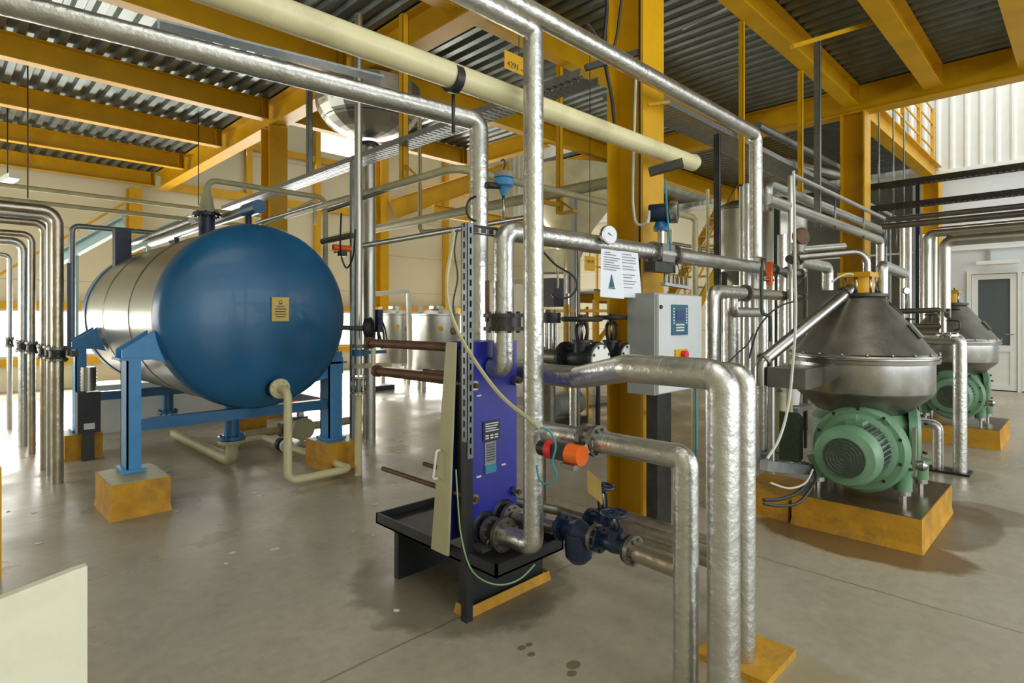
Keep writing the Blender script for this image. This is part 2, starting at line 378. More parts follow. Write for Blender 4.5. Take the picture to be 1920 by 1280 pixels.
struct(MB().box((XR, 2.75, 0), (XR + .12, 5.2, 4.5)), 'wall_right_rear', 'rear_shade'); struct(MB().box((XR, 5.2, 0), (XR + .12, YB, 4.5)), 'wall_right_far', 'wallpanel')
# door
fx0, fx1 = XR - .05, XR + .06
b = MB(); t = .07; b.box((fx0, DY1 - t, 0), (fx1, DY1, DZ)); b.box((fx0, DY0, 0), (fx1, DY0 + t, DZ)); b.box((fx0, DY0 + t, DZ - t), (fx1, DY1 - t, DZ)); b.box((fx0, .98, 0), (fx1, 1.04, DZ - t))
fr = struct(b, 'door_frame_1', 'white')
def leaf(name, y0, y1):
    b = MB(); a = .1; x0, x1 = XR - .03, XR + .03
    b.box((x0, y0, .02), (x1, y0 + a, DZ - .08)); b.box((x0, y1 - a, .02), (x1, y1, DZ - .08)); b.box((x0, y0 + a, DZ - .18), (x1, y1 - a, DZ - .08)); b.box((x0, y0 + a, .02), (x1, y1 - a, .12)); b.box((x0, y0 + a, .78), (x1, y1 - a, .9))
    b.box((x0 + .02, y0 + a, .12), (x1 - .02, y1 - a, .78)); d = struct(b, name, 'white')
    MB().box((XR - .004, y0 + a, .9), (XR + .004, y1 - a, DZ - .18)).build('pane', 'glass', d)
    h = MB(); h.tube([(XR - .03, y0 + .05, 1.12), (XR - .08, y0 + .05, 1.12), (XR - .08, y0 + .17, 1.12)], .011, 8); h.build('handle', 'steel', d)
leaf('door_1', 1.05, DY1 - .075); leaf('door_2', DY0 + .075, .975)
b = MB(); b.box((XR + .14, -1.5, 0), (XR + 2.6, 4, .005)); b.box((XR + 2.5, -1.5, 0), (XR + 2.6, 4, 3)); b.box((XR + .14, 4, 0), (XR + 2.6, 4.1, 3)); b.box((XR + .14, -1.6, 0), (XR + 2.6, -1.5, 3)); b.box((XR + .14, -1.5, 3), (XR + 2.6, 4, 3.1)); struct(b, 'wall_store_room', 'greendk')
struct(MB().box((-3.2, -7, 8.6), (15.2, 15.2, 8.7)), 'ceiling', 'white')
# corrugated deck underside
def deck(name, x0, x1, y0, y1, z=4.62):
    b = MB(); p_ = .18; prof = []; x = x0
    while x < x1 - .01:
        prof += [(x, z + .055), (x + .055, z + .055), (x + .08, z), (x + .155, z)]; x += p_
    prof.append((min(x, x1), z + .055)); n = len(prof)
    vs_ = [(a, yy, c) for (a, c) in prof for yy in (y0, y1)]
    b.add(vs_, [(2 * i, 2 * i + 1, 2 * i + 3, 2 * i + 2) for i in range(n - 1)]); b.box((x0, y0, z + .062), (x1, y1, z + .14))
    return struct(b, name, 'deck')
deck('ceiling_deck_left', -3, 3.59, 2.3, 14.75); deck('ceiling_deck_middle', 3.6, 9.05, -7, 6.4); deck('ceiling_deck_notch', 3.6, 7.2, 6.41, 8.5); deck('ceiling_deck_right', 9.06, 14.8, 2.4, 8.5)
# ---------------- columns ----------------
def column(x, y, z1, label, w_=.27, dp=.3, base=True):
    b = MB(); t = .02; b.box((x, y, 0), (x + w_, y + t, z1)); b.box((x, y + dp - t, 0), (x + w_, y + dp, z1)); b.box((x + w_ / 2 - .007, y + t, 0), (x + w_ / 2 + .007, y + dp - t, z1))
    o = b.build('steel_column', 'yellow'); tag(o, label, 'column')
    if base:
        q = MB().box((x - .04, y - .04, 0), (x + w_ + .04, y + dp + .04, .025)); q.build('base_plate', 'yellow_pad', o)
    return o
column(3.45, 2.18, 4.245, 'tall yellow steel column in the middle with paper notices hung beside it')
column(3.45, 8.4, 4.245, 'yellow steel column rising behind the right shoulder of the blue tank')
column(3.0, 14.55, 4.25, 'yellow steel column against the back wall, left of the blue tank top pipe', .24, .3)
column(9.2, 14.55, 8.0, 'bright yellow column on the back wall left of the white tanks', .26, .3)
column(8.9, 2.18, 4.25, 'yellow steel column behind the top of the near separator', .3, .3)
column(14.4, 2.2, 4.25, 'far yellow column next to the white wall by the door', .35, .3)
for x, l in ((5.5, 'thin yellow wall post just left of the column behind the tank'), (7.3, 'thin yellow wall post just right of the column behind the tank'), (11.7, 'thin yellow wall post left of the slotted black post')):
    solo(MB().box((x, 14.72, 1.75), (x + .14, 14.88, 8.0)), 'wall_post', 'yellow', l, 'post')
# wall rails
solo(MB().box((-2.9, 14.74, 1.62), (14.8, 14.89, 1.76)), 'wall_rail', 'yellow', 'yellow horizontal rail on the back wall above the low windows', 'rail')
solo(MB().box((-2.9, 14.76, .5), (14.8, 14.89, .64)), 'wall_rail', 'yellow', 'yellow horizontal rail on the back wall below the low windows', 'rail')
solo(MB().box((3.75, 14.76, 5.62), (9.15, 14.89, 5.78)), 'wall_rail', 'yellow', 'high yellow rail on the back wall under the bright upper window', 'rail')
solo(MB().box((3.75, 14.7, 4.32), (9.15, 14.86, 4.5)), 'wall_rail', 'yellow', 'yellow rail on the back wall level with the girder, between two columns', 'rail')
# ---------------- joists and girders ----------------
def joist(x0, x1, y, label, z=4.33, dpt=.285, fw=.15, plates=True):
    o = MB().ibeam((x0, y, z), (x1, y, z), dpt, fw).build('steel_joist', 'yellow'); tag(o, label, 'beam')
    if plates:
        q = MB(); q.box((x1 - .012, y - fw / 2, z + .016), (x1, y + fw / 2, z + dpt - .016)); q.box((x1 - .1, y - fw / 2, z + .016), (x1 - .088, y + fw / 2, z + dpt - .016))
        q.build('end_plate', 'yellow', o)
    return o
joist(-3, 3.48, 14.6, 'yellow joist of the left bay lying along the back wall')
joist(-3, 3.48, 12.53, 'yellow joist of the left bay, next in front of the back wall')
joist(-3, 3.48, 10.47, 'yellow joist of the left bay, second in front of the back wall')
joist(-3, 3.48, 8.55, 'yellow joist of the left bay ending at the column behind the tank')
joist(-3, 3.48, 6.32, 'yellow joist of the left bay behind the silver duct and the cream pipe')
joist(-3, 3.48, 4.25, 'yellow joist of the left bay above the cream pipe at the top edge')
joist(3.72, 8.9, 2.33, 'yellow joist running to the column behind the near separator', fw=.17)
joist(3.72, 8.93, 1.42, 'wide yellow joist at the upper right with its end sticking past the girder', fw=.19)
joist(3.72, 8.9, .52, 'yellow joist cutting the upper right corner of the view', fw=.19)
joist(3.72, 8.9, -.4, 'yellow joist of the right bay beyond the corner of the view', fw=.19)
joist(3.72, 8.9, 4.25, 'yellow joist with the hanging tag, left of the middle column')
joist(3.72, 8.9, 6.32, 'yellow joist behind the cream pipe, edge of the deck')
joist(3.72, 7.15, 8.42, 'yellow joist closing the far end of the middle deck')
def girder(p, q, label, dpt=.36, fw=.22):
    o = MB().ibeam(p, q, dpt, fw, .018).build('steel_girder', 'yellow'); tag(o, label, 'beam')
    return o
girder((3.59, -6.9, 4.25), (3.59, 14.55, 4.25), 'long yellow girder crossing from the back wall over the tank to the middle column')
girder((9.05, -6.9, 4.25), (9.05, 8.5, 4.25), 'yellow girder across the right bay over the far column')
girder((7.25, 6.42, 4.3), (7.25, 8.34, 4.3), 'short yellow cross beam at the step in the middle deck', .3, .15)
girder((9.25, 2.33, 4.25), (14.93, 2.33, 4.25), 'yellow beam under the upstairs railing at the right', .34, .2)
for yy in (4.4, 6.3, 8.3): girder((9.2, yy, 4.27), (14.7, yy, 4.27), {4.4: 'yellow beam in the dark far bay, nearest of three', 6.3: 'yellow beam in the dark far bay, middle of three', 8.3: 'yellow beam in the dark far bay, farthest of three'}[yy], .34, .16)
girder((9.5, 14.4, 4.3), (14.3, 14.4, 6.3), 'bright yellow sloping beam high on the back wall', .6, .25)
girder((9.3, 12.2, 4.1), (14.93, 12.2, 4.1), 'yellow beam of the rear platform behind the hopper', .3, .16)
# railing upstairs at the right
t_ = T('railing', 'yellow railing on the upper floor beside the white ribbed wall', 'railing', (9.3, 2.33, 4.62))
b = MB()
for z in (4.85, 5.1, 5.35, 5.65): b.cyl((9.4, 2.3, z), (14.6, 2.3, z), .017, 8)
b.build('rail', 'handrail', t_)
for x in (10.4, 11.7, 13.0, 14.3): MB().box((x, 2.27, 4.6), (x + .05, 2.33, 5.66)).build('post', 'handrail', t_)
# a yellow stair with railing deep in the hall
t_ = T('stair', 'yellow steel stair far back behind the pressure vessel', 'stair', (10.5, 6.2, 0))
MB().bar((9.6, 5.8, .1), (13.8, 5.8, 4.1), .03, .22).build('stringer', 'yellow', t_); MB().bar((9.6, 6.6, .1), (13.8, 6.6, 4.1), .03, .22).build('stringer', 'yellow', t_)
for i in range(16):
    u = (i + .5) / 16; MB().box((9.6 + 4.2 * u - .12, 5.8, .2 + 4 * u), (9.6 + 4.2 * u + .12, 6.6, .23 + 4 * u)).build('tread', 'yellow', t_)
for dz in (.5, .95): MB().cyl((9.6, 5.8, .2 + dz), (13.4, 5.8, 3.8 + dz), .022, 8).build('handrail', 'handrail', t_)
for i in range(8):
    u = (i + .3) / 8; MB().box((9.6 + 3.8 * u, 5.78, .2 + 3.6 * u), (9.64 + 3.8 * u, 5.82, 1.15 + 3.6 * u)).build('baluster', 'handrail', t_)

pf = T('work_platform', 'yellow-edged work platform with railings far back behind the flow transmitter', 'platform', (11, 7.9, 0))
MB().box((9.7, 7.3, 2.0), (14.2, 8.7, 2.04)).build('deck_plate', 'galv', pf); MB().ibeam((9.7, 7.3, 1.8), (14.2, 7.3, 1.8), .2, .12).build('edge_beam', 'yellow', pf); MB().ibeam((9.7, 8.7, 1.8), (14.2, 8.7, 1.8), .2, .12).build('edge_beam', 'yellow', pf)
for x in (9.8, 12.0, 14.1): MB().box((x - .05, 7.28, 0), (x + .05, 7.38, 1.8)).build('leg', 'yellow', pf); MB().box((x - .02, 7.28, 2.04), (x + .02, 7.32, 3.1)).build('railing_post', 'handrail', pf)
for z in (2.5, 2.8, 3.1): MB().cyl((9.75, 7.3, z), (14.15, 7.3, z), .02, 8).build('rail', 'handrail', pf)
MB().bar((9.8, 7.33, .9), (11.0, 7.33, 1.82), .07, .07).build('brace', 'yellow', pf); MB().bar((14.0, 7.33, .9), (12.8, 7.33, 1.82), .07, .07).build('brace', 'yellow', pf)
A = V((3.05, 14.5, 3.9)); solo(MB().bar((3.0, 14.5, 3.95), (.6, 14.5, 2.0), .05, .05), 'wall_brace', 'yellow', 'thin yellow diagonal brace on the back wall left of the tank', 'brace')
# ================= blue horizontal tank on its frame =================
TX, TZ, TR = 2.05, 1.46, .8
tk = T('horizontal_tank', 'large horizontal tank with blue domed ends and a steel-clad body on a blue frame', 'tank', (TX, 6.8, 0))
MB().lathe([(TR, 0), (TR, 3.15)], (TX, 5.2, TZ), (0, 1, 0), 72, cap=False).build('shell', 'clad', tk)
def headprof(dp, n=14): return [(TR * math.cos(a) + .004, dp * math.sin(a)) for a in [math.pi / 2 * i / n for i in range(n)]] + [(.002, dp)]
MB().lathe([(TR + .012, -.1), (TR + .012, -.02)] + headprof(.26), (TX, 5.2, TZ), (0, -1, 0), 72).build('domed_end', 'blue', tk)
MB().lathe([(TR + .012, -.22), (TR + .012, -.02)] + headprof(.26), (TX, 8.35, TZ), (0, 1, 0), 72).build('domed_end', 'blue', tk)
sm_ = MB()
for y in (6.1, 7.2): sm_.lathe([(TR + .001, -.006), (TR + .006, 0), (TR + .001, .006)], (TX, y, TZ), (0, 1, 0), 72, cap=False)
sm_.build('seam_band', 'clad', tk)
pl = MB().box((2.045, 4.925, zat(602, 2.12, 4.93)), (2.195, 4.935, zat(557, 2.12, 4.93))).build('nameplate', 'tagaged', tk); pl['label'] = 'yellow paper sign stuck on the tank end'
zc = zat(580, 2.12, 4.93); b = MB()
for i, wd in enumerate((.03, .07, .1, .09, .1, .08)): b.box((2.12 - wd / 2, 4.921, zc + .045 - i * .022), (2.12 + wd / 2, 4.9245, zc + .052 - i * .022))
b.torus((2.12, 4.923, zc + .065), (0, 1, 0), .014, .002, 14, 4); b.build('printed_text', 'ink', pl)
# top and bottom necks
def neck(x, y, z0, z1, r, nm='neck'):
    o = MB().cyl((x, y, z0), (x, y, z1), r, 24).build(nm, 'bluedark' if z1 > z0 else 'blue', tk); s = 1 if z1 > z0 else -1
    MB().flange((x, y, z1), (0, 0, 1), r * 1.75, .03, 8).build('flange', 'bluedark' if s > 0 else 'blue', o); return o
neck(2.0, 6.42, 2.2, 2.5, .075); neck(2.05, 5.86, .7, .3, .07); neck(2.05, 8.0, .72, .3, .065)
MB().box((1.5, 7.95, 2.0), (1.66, 8.1, zat(430, 1.58, 8))).build('box_bracket', 'bluedark', tk)
MB().lathe([(.085, 0), (.085, .05), (.06, .05), (.06, .1)], (2.12, 5.06, .84), (0, -1, 0), 24).build('neck', 'bluedark', tk)
# saddles (curved blue plates between legs and shell)
def saddle(y, side, x_leg):
    a0 = math.radians(188 if side < 0 else -28); a1 = math.radians(207 if side < 0 else -50); pts = []
    for i in range(9):
        a = a0 + (a1 - a0) * i / 8; pts.append((TX + (TR + .012) * math.cos(a), y, TZ + (TR + .012) * math.sin(a)))
    if side < 0: poly = pts + [(x_leg + .1, y, 1.13), (x_leg - .07, y, 1.13), (x_leg - .07, y, 1.2)]
    else: poly = pts + [(x_leg + .08, y, .9), (x_leg + .08, y, 1.06)]
    b = MB().prism(poly, (0, .03, 0)); b.prism([V(p) + V((0, .22, 0)) for p in poly], (0, .03, 0))
    b.box((x_leg - .09, y - .02, 1.12 if side < 0 else 1.0), (x_leg + .11, y + .27, 1.14 if side < 0 else 1.02)); b.build('saddle', 'bluelight', tk)
saddle(5.22, -1, 1.1); saddle(5.22, 1, 2.79); saddle(7.45, -1, 1.1); saddle(7.45, 1, 2.79)
fr = MB(); 
for (x0, x1, y0, y1, zt) in ((1.055, 1.15, 5.2, 5.4, 1.12), (2.71, 2.85, 5.2, 5.38, 1.12), (1.055, 1.15, 7.42, 7.6, 1.12), (2.74, 2.85, 7.42, 7.6, 1.12)):
    b = MB(); b.box((x0, y0, .29), (x1, y0 + .015, zt)); b.box((x0, y1 - .015, .29), (x1, y1, zt)); b.box((x0, y0, .29), (x0 + .012, y1, zt)); b.box((x0 - .03, y0 - .02, .262), (x1 + .03, y1 + .02, .29)); b.build('leg', 'bluelight', tk)
def rail(a, b_, c): MB().box(a, b_).build('frame_beam', c, tk)
rail((1.152, 5.22, .57), (2.70, 5.3, .66), 'blue'); rail((1.152, 7.45, .57), (2.73, 7.53, .66), 'blue'); rail((2.75, 5.4, .57), (2.83, 7.4, .65), 'blue')
def pad(x0, x1, y0, y1, h, label, topm='creamdull'):
    b = MB(); o = .008
    b.add([(x0 - o, y0 - o, 0), (x1 + o, y0 - o, 0), (x1 + o, y1 + o, 0), (x0 - o, y1 + o, 0), (x0, y0, .05), (x1, y0, .05), (x1, y1, .05), (x0, y1, .05), (x0, y0, h), (x1, y0, h), (x1, y1, h), (x0, y1, h)],
          [(3, 2, 1, 0), (8, 9, 10, 11)] + [(i, (i + 1) % 4, 4 + (i + 1) % 4, 4 + i) for i in range(4)] + [(4 + i, 4 + (i + 1) % 4, 8 + (i + 1) % 4, 8 + i) for i in range(4)])
    o_ = b.build('concrete_pad', 'yellow_pad'); tag(o_, label, 'concrete block')
    MB().box((x0 + .005, y0 + .005, h), (x1 - .005, y1 - .005, h + .004)).build('bare_top', topm, o_); return o_
pad(.9, 1.28, 4.92, 5.46, .255, 'yellow concrete block under the near left leg of the blue tank')
pad(2.62, 2.97, 5.06, 5.5, .255, 'yellow concrete block under the near right leg of the blue tank')
pad(.95, 1.27, 7.3, 7.7, .255, 'yellow concrete block under the far left leg of the blue tank')
pad(2.62, 2.97, 7.3, 7.7, .255, 'yellow concrete block under the far right leg of the blue tank')
solo(MB().box((1.4, 8.75, 0), (3.1, 9.4, .6)), 'plinth', 'white', 'pale low concrete plinth behind the blue tank', 'plinth')
# pipework of the tank
pp = pipe([(2.0, 6.42, 2.6), (2.0, 6.42, 2.86), (3.3, 6.42, 2.86), (3.3, 6.42, .3)], .03, 'creamdull', 'cream pipe arching from the tank top neck to the right', bend=.1)
MB().lathe([(.11, 0), (.11, .03), (.075, .03), (.06, .12), (.034, .24)], (2.0, 6.42, 2.522), (0, 0, 1), 22).build('reducer', 'creamdull', pp)
p_ = pipe([(2.12, 4.945, .84), (2.12, 4.78, .84), (2.12, 4.78, .075), (2.7, 4.78, .075), (2.7, 6.75, .075), (2.2, 6.75, .075)], .034, 'cream', 'cream pipe dropping from the tank end and turning along the floor', bend=.08)
MB().flange((2.12, 4.94, .84), (0, 1, 0), .085, .03).build('flange', 'cream', p_)
f_ = MB().cyl((2.7, 6.2, .075), (2.7, 6.26, .075), .075, 24); f_.build('flange_collar', 'rubber', p_); MB().flange((2.7, 6.12, .075), (0, 1, 0), .072, .03).build('flange', 'white', p_)
p_ = pipe([(2.05, 5.86, .26), (2.05, 5.86, .07), (2.05, 7.7, .07), (2.05, 7.7, .12)], .055, 'creamdull', 'cream drain pipe under the tank running back along the floor', bend=.09)
MB().flange((2.05, 5.86, .262), (0, 0, 1), .12, .03).build('flange', 'creamdull', p_)
pipe([(2.45, 6.9, .1), (4.2, 6.9, .1), (4.2, 6.9, .35)], .05, 'creamdull', 'cream floor pipe behind the tank with an orange actuated valve', flanges=[(0, .3), (0, .45)])
# orange actuated valve under the tank
c0 = atx(563, 6.55, .42); va = T('actuated_valve', 'orange pneumatic actuator on a blue valve under the right side of the blue tank', 'valve', (c0.x, 6.55, 0))
MB().cyl((c0.x, 6.55, .06), (c0.x, 6.55, .3), .085, 22).build('valve_body', 'bluedark', va)
MB().cyl((c0.x, 6.45, .16), (c0.x, 6.65, .16), .13, 24).build('flange', 'creamdull', va)
MB().box((c0.x - .03, 6.52, .3), (c0.x + .03, 6.58, .4)).build('stem', 'steel', va)
a_ = MB(); a_.cyl((c0.x - .2, 6.55, .47), (c0.x + .17, 6.55, .47), .06, 18); a_.box((c0.x - .12, 6.5, .41), (c0.x + .1, 6.6, .54)); a_.build('actuator', 'orange', va)
MB().box((c0.x + .02, 6.44, .44), (c0.x + .12, 6.49, .5)).build('solenoid', 'darksteel', va)
solo(MB().spline([(c0.x + .2, 6.5, .45), (c0.x + .33, 6.45, .33), (c0.x + .42, 6.45, .4), (c0.x + .46, 6.5, .7), (c0.x + .5, 6.6, 1.1)], .009), 'cable', 'rubber', 'dark cable looping from the orange valve under the tank', 'cable')
# level tube and fittings on the tank top
lt = T('level_tube', 'blue-capped tube lying along the top of the blue tank', 'tube', (2.2, 7, 2.3))
MB().cyl((2.2, 5.62, 2.5), (2.2, 9.4, 2.5), .05, 20).build('tube_body', 'galv', lt); MB().cyl((2.2, 5.58, 2.5), (2.2, 5.9, 2.5), .066, 22).build('end_cap', 'blue', lt)
for y in (5.85, 7.1, 8.2): MB().cyl((2.2, y, 2.22), (2.2, y, 2.46), .03, 12).build('stub', 'bluedark', lt)
pipe([(1.62, 5.6, 2.3), (1.75, 8.3, 2.36)], .028, 'steel_dull', 'thin steel pipe lying beside the tube on the tank top', bend=0)
pipe([aty(135, 1.22, .9) + V((0, 0, .25)), aty(135, 1.22, 2.57), V((2.3, aty(135, 1.22, 0).y, 2.57)), V((2.3, aty(135, 1.22, 0).y, 2.3))], .035, 'galv', 'grey square-bent pipe standing at the far left end of the blue tank', bend=.08)
# small black cabinet by the far leg, motor on top
c = T('control_box', 'dark grey box with a white label beside the far left leg of the tank', 'box', (1.25, 7.2, 0))
MB().box((1.03, 7.12, .29), (1.22, 7.27, .7)).build('housing', 'black', c); MB().box((1.08, 7.114, .33), (1.17, 7.119, .39)).build('label_plate', 'white', c); MB().box((1.08, 7.2, 0), (1.18, 7.26, .29)).build('stand', 'darksteel', c)
c = T('agitator_motor', 'small steel motor under the far left shoulder of the tank', 'motor', (1.3, 7.2, .74))
MB().cyl((1.13, 7.2, .71), (1.13, 7.2, .95), .065, 20).build('motor_body', 'steel', c); b = MB(); [b.lathe([(.07, 0), (.07, .012)], (1.13, 7.2, .76 + i * .035), (0, 0, 1), 20) for i in range(5)]; b.build('cooling_ribs', 'steel', c)
# pale blue chutes behind the tank
for (a, b2, l) in (((105, 488, 9.8), (232, 418, 9.8), 'pale blue sloping channel behind the left pipes and the tank'), ((245, 462, 10.4), (355, 415, 10.6), 'pale blue sloping channel behind the top of the blue tank')):
    q = MB(); A, B = P(*a), P(*b2); q.bar(A, B, .02, .2); q.bar(A + V((0, -.06, .1)), B + V((0, -.06, .1)), .12, .02); q.bar(A + V((0, -.06, -.1)), B + V((0, -.06, -.1)), .12, .02); m_ = A.lerp(B, .3); q.bar((m_.x, m_.y, 0), (m_.x, m_.y, m_.z - .1), .06, .06)
    solo(q, 'sloping_channel', 'palechannel', l, 'channel')
# ================= pipe bundle at the left edge =================
def lp(epx, epy, bpx, bpy, r, m, label):
    q = FL((epx + bpx) / 2, bpy); z = zat(epy, q.x, q.y); pts = [V((-2.4, q.y, z)), V((q.x, q.y, z)), V((q.x, q.y, 0.0))]
    o = pipe(pts, r, m, label, group=None, bend=r * 2.4); zz = 1.13
    MB().flange((q.x, q.y, zz + .05), (0, 0, 1), r * 1.7, .02).build('flange', 'steel_dull', o); MB().flange((q.x, q.y, zz - .05), (0, 0, 1), r * 1.7, .02).build('flange', 'steel_dull', o)
    MB().cyl((q.x, q.y, zz - .045), (q.x, q.y, zz + .045), r * 1.3, 16).build('valve_disc', 'black', o)
    MB().bar((q.x, q.y - r, zz), (q.x - .02, q.y - r - .16, zz - .01), .02, .02).build('lever', 'darksteel', o)
    return q
L_ = [lp(100, 396, 115, 905, .046, 'foil_reflect', 'front foil-wrapped pipe of the bundle at the left edge'),
      lp(89, 407, 101, 890, .034, 'tin', 'thin silver pipe second from the front of the left bundle'),
      lp(77, 419, 90, 880, .036, 'foil_reflect', 'silver pipe third from the front of the left bundle'),
      lp(55, 440, 64, 851, .034, 'foil_reflect', 'narrow silver pipe right of the thick one in the rear left bundle'),
      lp(41, 453, 46, 835, .045, 'foil', 'thick silver pipe in the rear left bundle before the bright window'),
      lp(14, 478, 22, 804, .03, 'tin', 'lone thin pipe at the far left edge before the window')]
b = MB(); b.bar((L_[0].x + .14, L_[0].y + .1, 1.12), (L_[5].x + .14, L_[5].y, 1.12), .05, .05); 
o = solo(b, 'valve_rack', 'darksteel', 'dark bracket bar tying the left pipe bundle at valve height', 'bracket')
solo(MB().box((L_[0].x + .1, L_[0].y + .22, 1.1), (L_[0].x + .13, L_[0].y + .25, 1.95)), 'support_post', 'bluedark', 'dark blue post standing behind the left pipe bundle', 'post')
for y, z, x1, l in ((9.6, 3.1, 4.2, 'upper thin pipe crossing above the left bundle'), (9.0, 2.83, 3.6, 'lower thin pipe crossing above the left bundle')):
    pipe([(-2.8, y, z), (x1, y, z)], .03, 'creamdull', l, bend=0)
for (px, py, d) in ((52, 215, 7.0), (372, 275, 9.0)):
    q = P(px, py, d); solo(MB().cyl((q.x, q.y, zat(372 if px < 99 else 385, q.x, q.y)), (q.x, q.y, 4.6), .008, 8), 'hanger_rod', 'rust', 'thin hanging rod above the left pipe bundle' if px < 99 else 'thin hanging rod above the tank neck', 'rod')
# strip light
q = P(14, 336, 8.2); t_ = T('strip_light', 'white fluorescent strip light hanging at the left edge', 'lamp', q); MB().bar(q + V((-.05, .35, .0)), q + V((.05, -.35, 0)), .12, .07).build('housing', 'white', t_); MB().bar(q + V((-.05, .33, -.05)), q + V((.05, -.33, -.05)), .08, .03).build('tube', 'tube', t_)
MB().tube([q + V((0, 0, .03)), V((q.x, q.y, 4.6))], .008, 8, 0).build('hanger', 'darksteel', t_)
# yellow bollard strip and cream board in the near left corner
q = FL(-6, 1088); solo(MB().box((q.x - .1, q.y, 0), (q.x + .02, q.y + .1, .62)), 'bollard', 'yellow', 'yellow post just cut by the left edge near the floor', 'post')
k0 = P(168, 1063, 1.63); top = [(-.75, .705), (-.2, .685), (.0, .712), (.06, .71), (.1, .72), (.28, .752), (.31, .755)]
poly = [(x, 1.99, z) for x, z in [(-.75, 0), (.31, 0)] + list(reversed(top))]
solo(MB().prism(poly, (0, .03, 0)), 'board', 'plastic_cream', 'cream board with a rough top edge standing in the near left corner', 'board')
# ================= tall verticals right of the tank =================
F_ = FL(672, 890); G_ = FL(692, 820)
g = pipe([(G_.x, G_.y, 0), (G_.x, G_.y, 3.55)], .078, 'tin', 'thick silver column pipe between the blue tank and the white tanks', bend=0)
MB().lathe([(.13, 0), (.13, .03), (.1, .06)], (G_.x, G_.y, 3.5), (0, 0, 1), 20).build('collar', 'darksteel', g)
v = T('insulated_vessel', 'white insulated vessel hanging under the deck above the silver column pipe', 'vessel', (G_.x, G_.y, 3.6))
prof = [(.09, 0)] + [(.62 * math.sin(a), .42 * (1 - math.cos(a))) for a in [.3 + i * .16 for i in range(9)]] + [(.62, .6)]
MB().lathe(prof, (G_.x, G_.y, 3.6), (0, 0, 1), 18, False).build('vessel_body', 'tin', v); b = MB(); [b.torus((G_.x, G_.y, 3.6 + h), (0, 0, 1), r, .006, 40, 6) for h, r in ((.2, .52), (.32, .59))]; b.build('wire_band', 'darksteel', v)
c_ = pipe([(F_.x, F_.y, 0), (F_.x, F_.y, .74)], .034, 'cream', 'cream standpipe with a bolted joint right of the tank leg', bend=0)
for z in (.76, .9): MB().flange((F_.x, F_.y, z), (0, 0, 1), .075, .018, 6).build('flange', 'steel', c_)
b = MB(); [b.cyl((F_.x + .06 * math.cos(a), F_.y + .06 * math.sin(a), .76), (F_.x + .06 * math.cos(a), F_.y + .06 * math.sin(a), .9), .008, 6) for a in (0.5, 1.6, 2.6, 3.7, 4.7, 5.7)]; b.build('tie_bolts', 'steel', c_)
MB().cyl((F_.x, F_.y, .77), (F_.x, F_.y, .89), .03, 14).build('sight_tube', 'steel', c_)
pipe([(F_.x, F_.y, .92), (F_.x, F_.y, 4.24)], .036, 'tin', 'slim silver riser above the cream standpipe', flanges=[(0, .08)], bend=0)
q = P(663, 700, 5.75); solo(MB().box((q.x - .02, q.y, 0), (q.x + .02, q.y + .04, zat(300, q.x, q.y))), 'strut_post', 'galv', 'grey strut post beside the slim silver riser', 'post')
q = P(690, 616, 5.15); vv = T('sensor_valve', 'dark blue valve head with a coiled cable right of the tank', 'valve', q)
MB().lathe([(.05, -.04), (.1, -.02), (.1, .04), (.06, .06)], q + V((0, 0, 0)), (.75, -.6, .1), 20).build('valve_body', 'black', vv)
MB().box(q + V((.04, -.1, -.03)), q + V((.09, -.05, .17))).build('head', 'bluedark', vv); b = MB(); b.torus(q + V((.07, -.1, -.06)), (.7, -.7, .1), .11, .009, 26, 6); b.torus(q + V((.08, -.11, -.04)), (.7, -.7, .2), .13, .008, 26, 6); b.build('coiled_cable', 'rubber', vv)
pipe([P(640, 614, 5.35), P(690, 616, 5.2)], .022, 'galv', 'short grey pipe joining the tank to the valve head', bend=0)
q = V((F_.x, F_.y, zat(661, F_.x, F_.y))); b = MB().cyl(q - V((0, 0, .03)), q + V((0, 0, .03)), .06, 18); b.bar(q + V((.0, 0, 0)), q + V((.28, -.02, 0)), .03, .03); solo(b, 'pipe_clamp', 'blue', 'blue pipe clamp on the slim silver riser', 'clamp')
q = V((F_.x, F_.y, zat(686, F_.x, F_.y))); b = MB().cyl(q - V((0, 0, .02)), q + V((0, 0, .02)), .055, 18); b.bar(q, q + V((.3, -.08, 0)), .03, .04); solo(b, 'pipe_clamp', 'creamdull', 'cream pipe clamp under the blue one on the riser', 'clamp')
q = P(700, 690, 5.0); pipe([q + V((0, 0, .2)), q, q + V((0, 0, -.05))], .02, 'cream', 'short cream hose tail beside the pipe clamps', bend=0)
q = P(641, 465, 5.6); aa = T('actuated_valve', 'small orange-bodied valve on the pipe behind the top right of the tank', 'valve', q)
MB().cyl(q + V((-.09, 0, 0)), q + V((.09, 0, 0)), .03, 14).build('actuator', 'orange', aa); MB().box(q + V((-.03, -.03, -.08)), q + V((.04, .03, -.03))).build('valve_body', 'darksteel', aa)
pipe([P(604, 453, 5.75), P(660, 441, 5.6)], .03, 'steel_dull', 'short horizontal pipe above the small orange valve', bend=0)
solo(MB().spline([P(640, 400, 5.5), P(638, 450, 5.4), P(640, 480, 5.3), P(650, 502, 5.3), P(662, 480, 5.2), P(666, 430, 5.1)], .008), 'cable', 'rubber', 'black cable hanging in a loop above the right of the tank', 'cable')
